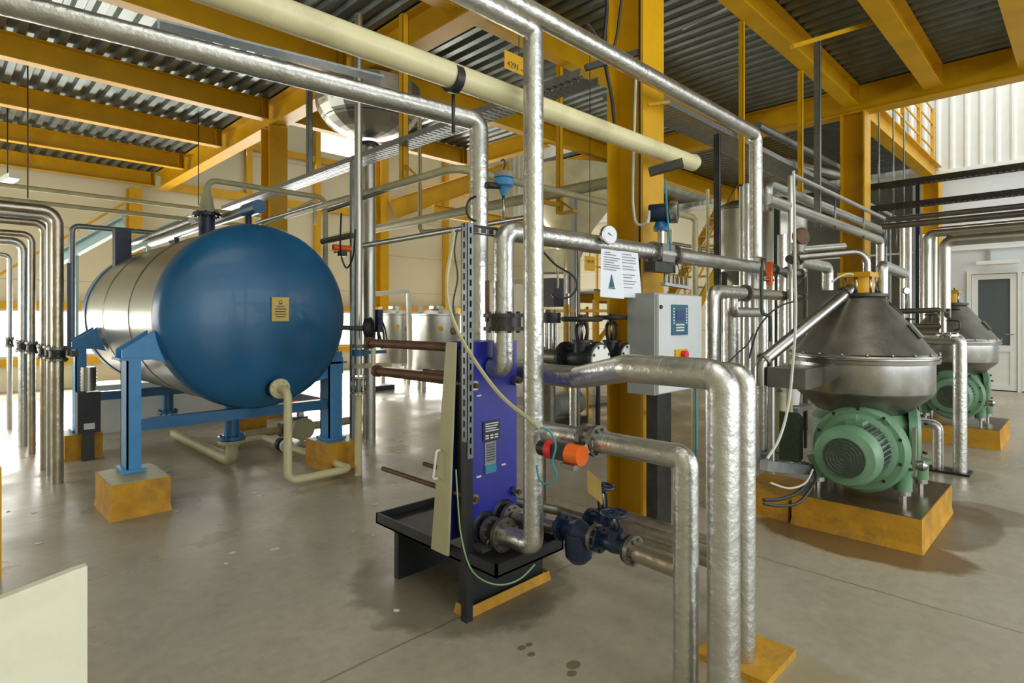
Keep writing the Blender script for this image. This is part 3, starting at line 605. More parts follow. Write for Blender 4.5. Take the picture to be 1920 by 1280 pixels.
# ================= overhead ducts and pipes =================
def silver(px): 
    u = (px + 40) / 945; a = P(-40, -5, 2.48); b_ = P(898, 228, 3.4); return a.lerp(b_, u)
A_ = P(-260, -62, 2.3); B_ = P(898, 228, 3.4)
pipe([A_, B_, V((B_.x, B_.y, 1.154)), V((B_.x, 1.80, 1.154)), V((1.93, 1.29, 1.252)), V((1.93, .9, 1.252)), V((1.93, .9, 0.0))], .055, 'foil', 'long silver lagged pipe from the top left, down and across to the front standpipes', seams=[(0, .45), (0, .62), (0, .8), (1, .3), (1, .6), (4, .4), (5, .35), (5, .7)], bend=.06, n=24)
b = MB(); a2 = P(300, 45, 3.0) ; b2 = P(715, 148, 3.6); b.bar(a2, b2, .1, .012); b.bar(a2 + V((0, .05, .02)), b2 + V((0, .05, .02)), .008, .05)
solo(b, 'cable_channel', 'galv', 'grey metal channel lying along the top of the silver duct', 'channel')
cp = pipe([(.2, 2.0, 2.5), (atx(1300, 2.0, 0).x, 2.0, 2.54)], .055, 'cream', 'thick cream pipe crossing high from the top left to the middle column', bend=0, n=28)
q = atx(850, 2.0, 2.505); MB().cyl(q - V((.02, 0, 0)), q + V((.02, 0, 0)), .062, 28).build('clamp', 'black', cp)
MB().cyl(q + V((0, 0, -.07)), q + V((0, 0, -.24)), .008, 8).build('drop_rod', 'darksteel', cp)
e = atx(1300, 2.0, 2.55); MB().lathe([(.055, 0), (.046, .03), (.02, .045), (.001, .05)], e, (1, 0, .01), 24).build('end_cap', 'cream', cp)
b = MB(); q = P(1258, 318, 3.95); b.bar(P(1217, 323, 3.75), P(1280, 305, 3.7), .06, .05); solo(b, 'pipe_bracket', 'darksteel', 'dark angle bracket under the end of the thick cream pipe', 'bracket')
V1 = V((1.97, 1.83, 0))
pipe([V((.3, 1.83, 2.78)), V((1.97, 1.83, 2.78)), V((1.97, 1.83, .395)), V((1.97, 2.05, .395))], .047, 'foil', 'tall silver pipe rising straight up in front of the blue heat exchanger', seams=[(0, .6), (1, .24), (1, .28), (1, .55), (1, .75)], flanges=[(2, .9)], bend=.04, n=24)
bx = aty(1417, 0, 0); XB = 1.98 * (1 + K(1417)) / (1 - K(1417))
pb = pipe([V((.8, 1.98, 2.97)), V((XB, 1.98, 2.97)), V((XB, 1.98, 1.95))], .052, 'foil', 'silver lagged pipe high across the middle column with a square drop at its end', seams=[(0, .35), (0, .5), (0, .66), (0, .85), (1, .3)], bend=.07, n=24)
pipe([V((.9, 2.12, 3.0)), V((1.95, 2.12, 3.0)), V((2.0, 2.05, 2.97))], .03, 'foil', 'thin silver pipe tucked behind the top of the tall silver pipe', bend=.03)
b = MB(); q = atx(1245, 2.04, 2.9); b.bar(atx(1215, 2.12, 2.88), atx(1255, 2.02, 2.9), .02, .02); solo(b, 'pipe_bracket', 'yellow', 'small bracket holding the high silver pipe to the middle column', 'bracket')
# third standpipe (behind) and its run
pipe([V((2.4, 1.32, 1.215)), V((2.4, 1.03, 1.215)), V((2.4, 1.03, 0.0))], .046, 'foil', 'right-hand silver standpipe of the front group of three', seams=[(1, .3), (1, .62), (1, .8)], bend=.05, n=24)
o = pipe([V((2.02, 1.83, .92)), V((2.02, 1.09, .92)), V((2.02, 1.09, 0.0))], .047, 'foil', 'left-hand silver standpipe of the front group with an actuated valve on its branch', seams=[(0, .5), (1, .35), (1, .5)], flanges=[(0, .36), (0, .44)], bend=.035, n=24, fr=1.45)
pipe([V((2.08, .99, .5)), V((2.07, .99, 0.0))], .034, 'foil', 'short crumpled silver stub beside the left standpipe near the floor', bend=0)
pipe([V((2.0, .95, .36)), V((2.0, .95, 0.0))], .02, 'foil', 'narrow silver pipe between the front standpipes near the floor', bend=0)
# base curb under the standpipes
b = MB().box((2.3, .9, 0), (2.62, 1.2, .03)); solo(b, 'floor_curb', 'yellow_pad', 'small yellow painted curb at the foot of the front standpipes', 'curb')
# ================= blue plate heat exchanger =================
hx = T('heat_exchanger', 'royal blue plate heat exchanger standing in a black drip tray', 'heat exchanger', (2.0, 2.3, .33))
MB().box((1.845, 2.15, .335), (2.185, 2.2, 1.33)).build('front_plate', 'royal', hx)
b = MB(); n_ = 16
for i in range(n_): b.box((1.87, 2.202 + i * .0045, .37), (2.16, 2.2045 + i * .0045, 1.29))
b.box((1.88, 2.2, .38), (2.15, 2.275, 1.28)); b.build('plate_pack', 'darksteel', hx)
MB().box((1.845, 2.275, .335), (2.185, 2.3, 1.33)).build('back_plate', 'royal', hx)
for x, z in ((1.865, 1.12), (1.865, .57), (2.16, .545), (2.16, 1.12)):
    q = MB().cyl((x, 2.1, z), (x, 2.93, z), .013, 12); r_ = q.build('tie_rod', 'rust', hx); MB().lathe([(.026, 0), (.026, .03)], (x, 2.115, z), (0, 1, 0), 6, False).build('nut', 'steel', r_)
for z, y1 in ((1.3, 3.0), (1.14, 2.92)):
    b = MB().cyl((1.86, 2.3, z), (1.83, y1, z), .024, 16); b.cyl((1.83, y1, z), (1.83, y1 + .03, z), .034, 16); b.build('carrying_bar', 'rust', hx)
b = MB(); b.box((1.943, 2.144, .83), (2.057, 2.149, .93)); pl = b.build('nameplate', 'black', hx)
b = MB(); [b.box((1.955, 2.1405, .915 - i * .012), (2.045 - (i % 3) * .008, 2.1435, .92 - i * .012)) for i in range(4)]; [b.box((1.955 + j * .032, 2.1405, .842 + i * .013), (1.977 + j * .032, 2.1435, .849 + i * .013)) for i in range(2) for j in range(3)]; b.build('printed_text', 'paper', pl)
b = MB(); b.box((1.955, 2.145, .67), (2.03, 2.149, .825)); st = b.build('sticker', 'greyside', hx); MB().box((1.955, 2.1405, .67), (2.03, 2.1445, .71)).build('sticker_footer', 'tealcable', st)
b = MB(); [b.box((1.965, 2.141, .81 - i * .013), (2.02, 2.1445, .814 - i * .013)) for i in range(7)]; b.build('printed_text', 'ink', st)
b = MB(); [b.box((x, 2.145, z), (x + .03, 2.149, z + .008)) for x, z in ((1.9, 1.06), (1.9, .66), (2.07, .69))]; b.build('small_label', 'white', hx)
for x, z in ((1.955, .4), (2.09, .43)):
    b = MB().lathe([(.085, 0), (.075, .012), (.06, .012)], (x, 2.15, z), (0, -1, 0), 28); r_ = b.build('port_ring', 'black', hx); MB().flange((x, 2.1, z), (0, 1, 0), .068, .022).build('flange', 'steel_dull', r_)
b = MB(); [b.cyl((x, 2.08, .35), (x, 2.14, .35), .016, 8) for x in (1.93, 1.98, 2.06)]; b.box((1.85, 2.05, .33), (2.18, 2.14, .345)); b.build('foot', 'steel_dull', hx)
# frame with tray
tf = T('drip_tray_frame', 'black steel drip tray on legs under the blue heat exchanger', 'tray', (2.0, 2.4, 0))
b = MB(); x0, x1, y0, y1, z0, z1 = 1.8, 2.27, 1.9, 2.9, .275, .335; t = .012
b.box((x0, y0, z0), (x1, y1, z0 + .01)); b.box((x0, y0, z0), (x0 + t, y1, z1)); b.box((x1 - t, y0, z0), (x1, y1, z1)); b.box((x0, y0, z0), (x1, y0 + t, z1)); b.box((x0, y1 - t, z0), (x1, y1, z1)); b.build('tray', 'black', tf)
MB().box((x0 + .02, y0 + .02, z0 + .011), (x1 - .02, y1 - .02, z0 + .02)).build('grime', 'darksteel', tf)
MB().box((1.83, 2.16, 0.02), (2.4, 2.2, .27)).build('leg', 'black', tf); MB().box((1.83, 2.72, 0.0), (2.4, 2.76, .27)).build('leg', 'black', tf)
pad(1.83, 2.42, 2.13, 2.22, .03, 'thin yellow painted strip under the near side of the black tray')
po = T('slotted_post', 'tall slotted steel post rising from the black tray beside the heat exchanger', 'post', (1.82, 2.14, 0))
b = MB(); b.box((1.795, 2.1, 0), (1.803, 2.14, 1.9)); b.box((1.803, 2.1, 0), (1.835, 2.106, 1.9)); b.build('angle', 'black', po)
def slotted(x, y, z0, z1, dx, dy):
    b = MB(); z = z0; w_ = .034; 
    def bx_(a0, a1, c0, c1): b.box((x + dx * a0 - (0 if dx else .0), y + dy * a0, c0), (x + dx * a1 + (0 if dx else .003), y + dy * a1 + (0 if dy else .003), c1))
    bx_(0, .011, z0, z1); bx_(w_ - .011, w_, z0, z1)
    while z < z1: bx_(.011, w_ - .011, z, min(z + .02, z1)); z += .05
    return b
slotted(1.79, 2.095, .86, 1.9, 0, 1).build('slotted_strip', 'galv', po); slotted(1.797, 2.092, .78, 1.9, 1, 0).build('slotted_strip', 'galv', po)
b = MB(); [b.box((1.84 + i * .05, 2.1, 1.86), (1.87 + i * .05, 2.103, 1.89)) for i in range(5)]; b.box((1.83, 2.1, 1.888), (2.1, 2.13, 1.896)); b.box((1.83, 2.1, 1.85), (2.1, 2.103, 1.858)); b.build('top_arm', 'darksteel', po)
# beige guard leaning
gd = T('guard_board', 'tall beige metal guard board with a white handle leaning on the heat exchanger', 'panel', (1.8, 2.4, .3))
poly = [(1.76, 2.33, .3), (1.76, 2.2, .3), (1.78, 2.165, 1.33), (1.78, 2.235, 1.33)]
MB().prism(poly, (.012, 0, 0)).build('panel', 'creamdull', gd); MB().tube([(1.762, 2.28, .66), (1.735, 2.28, .66), (1.745, 2.265, .8), (1.765, 2.265, .8)], .006, 8, .015).build('handle', 'white', gd)
# ================= bottom pipe chain =================
def handwheel(b, c, ax, r):
    b.torus(c, ax, r, r * .13, 28, 8); u, v_ = perp(V(ax)); b.cyl(V(c) - V(ax).normalized() * r * .18, V(c) + V(ax).normalized() * r * .25, r * .22, 12)
    for i in range(4):
        a = math.pi / 2 * i + .4; d = u * math.cos(a) + v_ * math.sin(a); b.cyl(V(c) + d * r * .1, V(c) + d * r * .95, r * .09, 6)
def gate_valve(c, ax, s, hw, label, wr, bm='bluedark', cap=None, cat='valve'):
    c = V(c); a = V(ax).normalized(); o = T('gate_valve', label, cat, c - V((0, 0, s)))
    L = s * 1.5
    b = MB().lathe([(s * .62, -L), (s * .62, -L * .7), (s * .75, -L * .3), (s * .8, 0), (s * .75, L * .3), (s * .62, L * .7), (s * .62, L)], c, a, 22); b.lathe([(s * .7, 0), (s * .62, s * 1.15), (s * .8, s * 1.16), (s * .8, s * 1.36)], c, (0, 0, 1), 20)
    b.build('valve_body', bm, o)
    for k in (-1, 1): MB().flange(c + a * L * k, a, s * 1.2, s * .26).build('flange', bm, o)
    if cap: [MB().lathe([(s * 1.05, 0), (s * 1.05, s * .12)], c + a * (L + s * .13) * k, a * k, 26).build('insulation_ring', cap, o) for k in (-1, 1)]
    u = a; zt = hw
    b = MB(); y0 = s * 1.36
    for k in (-1, 1): b.tube([c + u * (s * .35 * k) + V((0, 0, y0)), c + u * (s * .5 * k) + V((0, 0, y0 + (zt - y0) * .3)), c + u * (s * .5 * k) + V((0, 0, y0 + (zt - y0) * .65)), c + u * (s * .12 * k) + V((0, 0, y0 + (zt - y0) * .85))], s * .13, 8, s * .4)
    b.cyl(c + V((0, 0, y0 + (zt - y0) * .75)), c + V((0, 0, zt - .005)), s * .24, 12); b.build('yoke', bm, o)
    MB().cyl(c + V((0, 0, y0)), c + V((0, 0, zt)), s * .11, 10).build('spindle', 'steel', o)
    b = MB(); handwheel(b, c + V((0, 0, zt)), (0, 0, 1), wr); b.build('handwheel', 'bluedark' if bm != 'black' else 'darksteel', o); return o
ZB = .47
pipe([(2.1, 2.08, .43), (2.1, 1.8, .46)], .034, 'foil_reflect', 'brownish pipe from the lower port to the strainer', bend=0)
yc = 2.09 * (1 - K(1152)) / (1 + K(1152)); gate_valve((2.09, yc, ZB), (0, 1, 0), .048, .135, 'black-blue gate valve between the strainer and the lagged stub at the front', .055)
ys = 2.09 * (1 - K(1085)) / (1 + K(1085)); st = T('strainer', 'dark blue pot strainer in the low pipe, left of the front gate valve', 'strainer', (2.09, ys, ZB - .12))
MB().lathe([(.035, -.09), (.045, -.04), (.06, 0), (.045, .04), (.035, .09)], (2.09, ys, ZB), (0, 1, 0), 22).build('strainer_body', 'bluedark', st)
MB().lathe([(.001, -.14), (.035, -.135), (.06, -.11), (.066, -.06), (.062, 0)], (2.09, ys + .0, ZB), (0, 0, 1), 24).build('bowl', 'bluedark', st)
for k in (-1, 1): MB().flange((2.09, ys + .095 * k, ZB), (0, 1, 0), .062, .018).build('flange', 'steel_dull' if k < 0 else 'bluedark', st)
pipe([(2.09, ys - .1, ZB), (2.09, yc + .075, ZB)], .024, 'steel_dull', 'short spool between strainer and front gate valve', bend=0, name='pipe_spool')
pipe([(2.09, yc - .078, ZB), (2.07, 1.13, ZB)], .042, 'foil_reflect', 'thick brownish stub from the front gate valve to the left standpipe', flanges=[(0, .07)], bend=0, fr=1.5)
# rear low line
zr = .35; yr = 2.53 * (1 - K(1130)) / (1 + K(1130)); gate_valve((2.53, yr, zr), (0, 1, 0), .055, .2, 'rear gate valve near the floor under the hanging yellow tag', .062)
q = MB(); a, b1, c1, d1 = P(1101, 880, 2.95), P(1127, 902, 2.93), P(1130, 946, 2.95), P(1102, 922, 2.97); q.prism([a, b1, c1, d1], (.002, .002, 0)); solo(q, 'hanging_tag', 'tagaged', 'blank yellow tag hanging over the low rear gate valve', 'tag')
pipe([(2.28, 2.5, .42), (2.28, 2.42, .42), (2.53, 2.15, zr), (2.53, yr + .09, zr)], .026, 'steel_dull', 'bent grey pipe entering the rear gate valve from the left', bend=.06)
pipe([(2.53, yr - .09, zr), (2.53, 1.1, zr)], .048, 'foil_reflect', 'low brown lagged pipe leaving the rear gate valve to the right', bend=0)
pipe([(2.8, 2.05, .3), (2.8, 1.22, .3), (2.8, 1.22, 0)], .05, 'foil_reflect', 'second low brown lagged pipe passing behind the standpipes', bend=0)
# actuator on the branch
xa = 1.9; yv = 1.52; av = T('actuated_valve', 'orange, black and red pneumatic valve actuator on the front branch pipe', 'valve', (xa, 1.6, .86))
zv = zat(848, 1.88, 1.6); MB().cyl((xa, 1.49, zv), (xa, 1.56, zv), .042, 26).build('end_cover', 'orange', av); MB().box((xa - .03, 1.56, zv - .03), (xa + .03, 1.64, zv + .03)).build('actuator_body', 'darksteel', av)
MB().cyl((xa, 1.64, zv), (xa, 1.675, zv), .04, 22).build('red_ring', 'red', av); MB().lathe([(.034, 0), (.034, .045), (.02, .055), (.02, .06)], (xa, 1.675, zv), (0, 1, 0), 20).build('position_indicator', 'black', av)
MB().box((xa - .045, 1.5, zv - .055), (xa - .01, 1.57, zv - .035)).build('mounting_plate', 'steel', av); MB().bar((xa + .03, 1.54, zv), (2.0, 1.5, .92), .04, .04).build('stem_bracket', 'steel', av)
solo(MB().spline([P(1008, 800, 2.38), P(1030, 808, 2.38), P(1042, 835, 2.36), P(1036, 866, 2.36), P(1043, 890, 2.36), P(1030, 907, 2.37), P(1012, 900, 2.4), P(1006, 872, 2.42)], .0045), 'cable', 'tealcable', 'teal and grey thin cable looping around the orange actuator', 'cable')
solo(MB().spline([P(846, 430, 2.66), P(850, 445, 2.66), P(838, 520, 2.62), P(842, 575, 2.62), P(868, 640, 2.58), P(915, 712, 2.5), P(950, 752, 2.44), P(985, 780, 2.38), P(1012, 803, 2.36)], .009), 'hose', 'creamdull', 'beige cable conduit sweeping down across the heat exchanger', 'hose')
solo(MB().spline([P(858, 430, 2.68), P(852, 470, 2.68), P(858, 520, 2.7), P(850, 565, 2.7), P(851, 600, 2.7)], .004), 'cable', 'rubber', 'thin black cable on the slotted post', 'cable')
solo(MB().spline([P(855, 880, 2.62), P(858, 930, 2.6), P(864, 1000, 2.58), P(880, 1060, 2.52), P(905, 1087, 2.46), P(940, 1096, 2.46), P(975, 1085, 2.5), P(1003, 1058, 2.55)], .0035), 'cable', 'cablegreen', 'green and yellow earth cable hanging under the black tray', 'cable')
# ================= vertical with ball valve above the exchanger =================
vx, vy = 2.0, 2.06; vz = 1.88
vp = pipe([V((vx, vy + .075, 1.2)), V((vx, vy, 1.2)), V((vx, vy, vz)), V((5.15, 2.05, vz))], .052, 'foil', 'silver lagged pipe rising over the heat exchanger and turning right past the column', seams=[(1, .6), (2, .12), (2, .27), (2, .42)], bend=.07, n=24)
for z in (1.395, 1.46): MB().flange((vx, vy, z), (0, 0, 1), .1, .018).build('flange', 'darksteel', vp)
MB().cyl((vx, vy, 1.4), (vx, vy, 1.455), .088, 20).build('valve_body', 'darksteel', vp)
MB().box((vx - .09, vy + .02, 1.43), (vx - .075, vy + .035, 1.63)).build('handle', 'rust', vp)
for k, px in enumerate((1224, 1262)): q = atx(px, 2.05, vz); MB().flange(q, (1, 0, 0), .07, .03).build('flange', 'steel_dull', vp)
q = atx(1137, 1.985, zat(443, 2.8, 2.0)); g_ = T('pressure_gauge', 'round dial gauge with a white face on the silver pipe left of the column', 'gauge', q)
nrm = V((-.25, -1, 0)); MB().lathe([(.052, 0), (.056, .01), (.056, .03), (.05, .032)], q, nrm, 30).build('case', 'steel', g_); MB().lathe([(.048, .033), (.048, .034)], q, nrm, 30).build('dial', 'paper', g_); MB().bar(q + nrm.normalized() * .036 + V((-.02, 0, .008)), q + nrm.normalized() * .036 + V((.03, 0, -.012)), .004, .003).build('needle', 'ink', g_); MB().cyl(q, q + V((0, .04, -.02)), .012, 8).build('stem', 'steel_dull', g_)
q = V((vx, vy, 1.93)); ls = T('level_probe', 'blue probe head with a grey cap on a thin rod above the silver elbow', 'sensor', q)
MB().cyl(q, q + V((0, 0, .13)), .007, 8).build('rod', 'steel', ls); MB().lathe([(.012, .12), (.03, .16), (.05, .17), (.05, .2), (.04, .21)], q, (0, 0, 1), 20).build('head', 'bluelight', ls); MB().lathe([(.048, .21), (.048, .235), (.03, .245)], q, (0, 0, 1), 20).build('cap', 'greyside', ls); MB().cyl(q + V((-.03, 0, .165)), q + V((-.1, .02, .16)), .016, 10).build('cable_gland', 'rubber', ls)
solo(MB().spline([q + V((.0, 0, .25)), q + V((.012, 0, .28)), q + V((.0, 0, .3)), q + V((-.015, 0, .29))], .004), 'hook', 'darksteel', 'small dark hook above the blue probe head', 'hook')
solo(MB().spline([P(893, 368, 3.2), P(880, 375, 3.2), P(875, 392, 3.2), P(880, 408, 3.2), P(893, 415, 3.2)], .007), 'cable', 'rubber', 'dark cable loop on the left of the silver drop pipe', 'cable')
# flow meter on the pipe by the column
q = atx(1240, 2.05, vz); fm = T('flow_meter', 'blue flow transmitter with a round display on the silver pipe at the column', 'meter', q)
b = MB().box(q + V((-.06, -.045, -.06)), q + V((.1, .045, .06))); b.build('meter_body', 'steel_dull', fm)
MB().box(q + V((-.16, -.05, -.13)), q + V((.1, .03, -.065))).build('bracket', 'darksteel', fm)
MB().cyl(q + V((0, 0, .06)), q + V((0, 0, .16)), .025, 14).build('neck', 'steel', fm); MB().box(q + V((.05, -.05, .07)), q + V((.055, -.01, .16))).build('rating_tag', 'cream', fm)
MB().lathe([(.05, .15), (.055, .17), (.03, .23)], q, (0, 0, 1), 18).build('neck_housing', 'blue', fm)
c = q + V((-.02, .0, .27)); hd = MB().lathe([(.055, -.07), (.06, -.06), (.06, .05), (.072, .055), (.072, .1), (.06, .105)], c, (.45, -1, 0), 26).build('head', 'bluedark', fm)
MB().lathe([(.072, .07), (.075, .075), (.075, .115), (.058, .118)], c, (.45, -1, 0), 28).build('bezel', 'steel', fm); MB().lathe([(.05, .119), (.05, .121)], c, (.45, -1, 0), 24).build('display', 'greendk', fm)
solo(MB().spline([c + V((-.1, .02, 0)), c + V((-.2, -.03, -.09)), P(1196, 420, 3.86), P(1189, 400, 3.9), P(1187, 340, 3.92), V((3.43, 2.22, 3.2))], .009), 'cable', 'cablewhite', 'grey cable from the flow transmitter up the column', 'cable')
solo(MB().tube([P(1247, 335, 3.6), P(1252, 410, 3.7), P(1258, 470, 3.75)], .006, 8), 'air_line', 'tealcable', 'blue air line dropping from the cream pipe end to the flow transmitter', 'cable')
# two sheets of paper
pa = T('paper_notice', 'two white printed sheets hanging from the silver pipe in front of the column', 'paper', P(1165, 515, 3.35))
def sheet(c4, name='sheet'):
    b = MB(); n = 6; g = []
    for j in range(n + 1):
        for i in range(n + 1):
            u, v_ = i / n, j / n; p = (c4[0] * (1 - u) + c4[1] * u) * (1 - v_) + (c4[3] * (1 - u) + c4[2] * u) * v_; g.append(p + V((-.5, -.5, 0)) * .014 * math.sin(u * 5 + v_ * 2))
    b.add(g, [(j * (n + 1) + i, j * (n + 1) + i + 1, (j + 1) * (n + 1) + i + 1, (j + 1) * (n + 1) + i) for j in range(n) for i in range(n)], True); return b.build(name, 'paper', pa)
pq = lambda px, py: atx(px, 1.985, zat(py, atx(px, 1.985, 0).x, 1.985))
c4 = [pq(1127, 466), pq(1167, 471), pq(1170, 560), pq(1125, 556)]; s1 = sheet(c4)
c5 = [pq(1165, 470) + V((0, .012, 0)), pq(1200, 474) + V((0, .012, 0)), pq(1206, 558) + V((0, .012, 0)), pq(1167, 557) + V((0, .012, 0))]; s2 = sheet(c5)
def lines(c4, rows, par, n_='printed_text'):
    b = MB()
    for (v0, u0, u1, th) in rows:
        f = lambda u, v_: (c4[0] * (1 - u) + c4[1] * u) * (1 - v_) + (c4[3] * (1 - u) + c4[2] * u) * v_ + V((-.5, -.5, 0)) * (.014 * math.sin(u * 5 + v_ * 2) + .006)
        m = 5
        for k in range(m):
            a, b_ = u0 + (u1 - u0) * k / m, u0 + (u1 - u0) * (k + 1) / m
            b.add([f(a, v0), f(b_, v0), f(b_, v0 + th), f(a, v0 + th)], [(0, 1, 2, 3)])
    b.build(n_, 'ink', par)
lines(c4, [(.06, .15, .4, .012), (.1, .12, .7, .012), (.16, .12, .9, .012), (.21, .12, .8, .012), (.26, .12, .6, .012), (.31, .12, .85, .012), (.36, .12, .9, .012), (.41, .12, .7, .012)], s1)
lines(c5, [(.06, .1, .6, .012), (.12, .1, .85, .012), (.18, .1, .8, .012), (.24, .1, .85, .012), (.32, .1, .7, .012), (.38, .1, .8, .012), (.5, .1, .75, .012), (.56, .1, .6, .012), (.64, .1, .8, .012), (.7, .1, .7, .012), (.78, .1, .6, .012)], s2)
b = MB(); f = lambda u, v_: (c4[0] * (1 - u) + c4[1] * u) * (1 - v_) + (c4[3] * (1 - u) + c4[2] * u) * v_ + V((-.5, -.5, 0)) * (.014 * math.sin(u * 5 + v_ * 2) + .007)
b.add([f(.48, .5), f(.54, .62), f(.62, .78), f(.36, .78), f(.42, .65)], [(0, 1, 2, 3, 4)]); b.add([f(.34, .79), f(.64, .79), f(.64, .81), f(.34, .81)], [(0, 1, 2, 3)]); b.build('printed_drawing', 'teal', s1)
# ================= control cabinet =================
cb = T('control_cabinet', 'light grey electrical cabinet with a dark teal keypad screen beside the middle column', 'cabinet', (3.36, 1.96, 0))
X0, X1, Y0, Y1 = 3.08, 3.64, 1.87, 2.06; ZT = 1.6
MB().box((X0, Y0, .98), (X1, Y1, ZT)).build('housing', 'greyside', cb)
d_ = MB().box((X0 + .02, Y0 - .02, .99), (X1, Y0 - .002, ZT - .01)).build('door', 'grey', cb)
xs = lambda px: (Y0 - .026) * (1 + K(px)) / (1 - K(px)); zs = lambda py: zat(py, 3.3, Y0)
k_ = MB().box((xs(1260), Y0 - .026, zs(628)), (xs(1290), Y0 - .021, zs(571))).build('keypad_panel', 'teal', cb)
MB().box((xs(1268), Y0 - .03, zs(600)), (xs(1283), Y0 - .0265, zs(582))).build('screen', 'screen', k_)
b = MB()
for i in range(8):
    for j in range(3): b.box((xs(1267) + i * .013, Y0 - .03, zs(610) - j * .018), (xs(1267) + i * .013 + .009, Y0 - .0265, zs(610) - j * .018 + .01))
for j in range(6): b.box((xs(1262), Y0 - .03, zs(580) - j * .018), (xs(1262) + .012, Y0 - .0265, zs(580) - j * .018 + .009)); b.box((xs(1285.5), Y0 - .03, zs(580) - j * .018), (xs(1285.5) + .012, Y0 - .0265, zs(580) - j * .018 + .009))
b.build('keys', 'white', k_)
MB().cyl((xs(1240), Y0 - .02, zs(576)), (xs(1240), Y0 - .03, zs(576)), .012, 12).build('lock', 'darksteel', cb)
sw = MB().box((xs(1266), Y0 - .03, zs(676)), (xs(1288), Y0 - .02, zs(655))).build('switch_plate', 'yellow', cb); MB().cyl((xs(1279), Y0 - .03, zs(665)), (xs(1279), Y0 - .06, zs(665)), .026, 18).build('knob', 'red', sw)
b = MB().box((3.25, 1.95, 0), (3.42, 2.03, .98)); b.build('stand', 'darksteel', cb)
solo(MB().tube([(3.66, 1.9, 1.6), (3.66, 1.9, .02)], .008, 8, 0), 'air_line', 'tealcable', 'blue line down the right side of the grey cabinet to the floor', 'cable')
# sensor rack above cabinet
rk = T('cable_gland_rack', 'row of small dark cable plugs on a rail above the grey cabinet', 'plugs', P(1265, 530, 4.0))
a, b_ = P(1243, 532, 3.85), P(1292, 540, 4.0); MB().bar(a, b_, .04, .02).build('rail', 'galv', rk)
for i in range(6): q = a.lerp(b_, (i + .5) / 6); MB().lathe([(.008, 0), (.012, .02), (.01, .06), (.004, .075)], q, (0, 0, 1), 10).build('plug', 'steel_dull', rk); MB().spline([q + V((0, 0, .07)), q + V((.01, 0, .11)), q + V((.0, 0.01, .16))], .004).build('wire', 'rubber', rk)
# cables on the column below the cabinet
solo(MB().spline([(3.42, 2.12, 1.05), (3.44, 2.1, .85), (3.5, 2.1, .8), (3.56, 2.1, .85), (3.6, 2.08, 1.0)], .012), 'cable', 'cablewhite', 'grey cable loop under the cabinet on the column', 'cable')
solo(MB().spline([(3.62, 2.1, 1.0), (3.6, 2.12, .8), (3.66, 2.12, .5), (3.72, 2.14, .3), (3.76, 2.2, .02)], .013), 'cable', 'cablewhite', 'thick grey cable trailing from the cabinet to the floor', 'cable')
solo(MB().spline([(3.44, 2.14, 1.0), (3.43, 2.13, .7), (3.46, 2.12, .4), (3.5, 2.12, .15)], .005), 'cable', 'cablewhite', 'thin pale cable hanging down the front of the column', 'cable')
solo(MB().tube([(3.462, 2.21, 1.7), (3.462, 2.21, 4.2)], .012, 8, 0), 'conduit', 'rubber', 'black conduit running up inside the middle column', 'conduit')
# ================= twin handwheel valves behind the horizontal run =================
gate_valve((2.8, 2.2, 1.2), (0, 1, 0), .084, .24, 'black valve with a wide handwheel, left of the pair behind the silver run', .115, 'black', 'white')
gate_valve((3.08, 2.18, 1.2), (0, 1, 0), .078, .25, 'black valve with a wide handwheel, right of the pair nearest the cabinet', .105, 'black', 'white')
pipe([V((2.8, 2.35, 1.2)), V((2.8, 2.62, 1.2)), V((2.8, 2.62, 0))], .05, 'steel_dull', 'dull pipe dropping behind the tall silver pipe from the left handwheel valve', bend=.07)
pipe([V((3.08, 2.32, 1.2)), V((3.08, 2.8, 1.2)), V((3.08, 2.8, 0))], .045, 'steel_dull', 'dull pipe dropping to the floor from the right handwheel valve', bend=.07)
# control valve with black yoke
q = P(1034, 600, 3.75); cv = T('control_valve', 'black control valve with a cream round top behind the tall silver pipe', 'valve', V((q.x, q.y, 1.0)))
def zq(py): return zat(py, q.x, q.y)
def col_(b, r, p0, p1): return b.cyl((q.x, q.y, zq(p0)), (q.x, q.y, zq(p1)), r, 20)
MB().lathe([(.085, 0), (.09, .01), (.09, .13), (.05, .15)], (q.x, q.y, zq(512)), (0, 0, 1), 26).build('diaphragm_case', 'cream', cv)
MB().box((q.x - .05, q.y - .06, zq(575)), (q.x + .05, q.y + .06, zq(522))).build('positioner', 'black', cv)
col_(MB(), .06, 605, 586).build('coupling', 'black', cv); b = MB(); col_(b, .02, 665, 605); b.cyl((q.x - .05, q.y, zq(665)), (q.x - .05, q.y, zq(605)), .008, 8); b.cyl((q.x + .05, q.y, zq(665)), (q.x + .05, q.y, zq(605)), .008, 8); b.build('spindle', 'steel', cv)
col_(MB(), .06, 690, 662).build('valve_base', 'steel_dull', cv)
solo(MB().spline([P(1010, 462, 3.3), P(1040, 495, 3.3), P(1072, 515, 3.3), P(1082, 535, 3.3), P(1070, 555, 3.3), P(1045, 560, 3.3), P(1035, 552, 3.35)], .006), 'cable', 'rubber', 'black cable looping right of the black control valve', 'cable')
solo(MB().spline([P(1016, 470, 3.35), P(1040, 490, 3.35), P(1046, 520, 3.37), P(1046, 540, 3.38)], .006), 'cable', 'creamdull', 'beige cable curving over the cream valve top', 'cable')
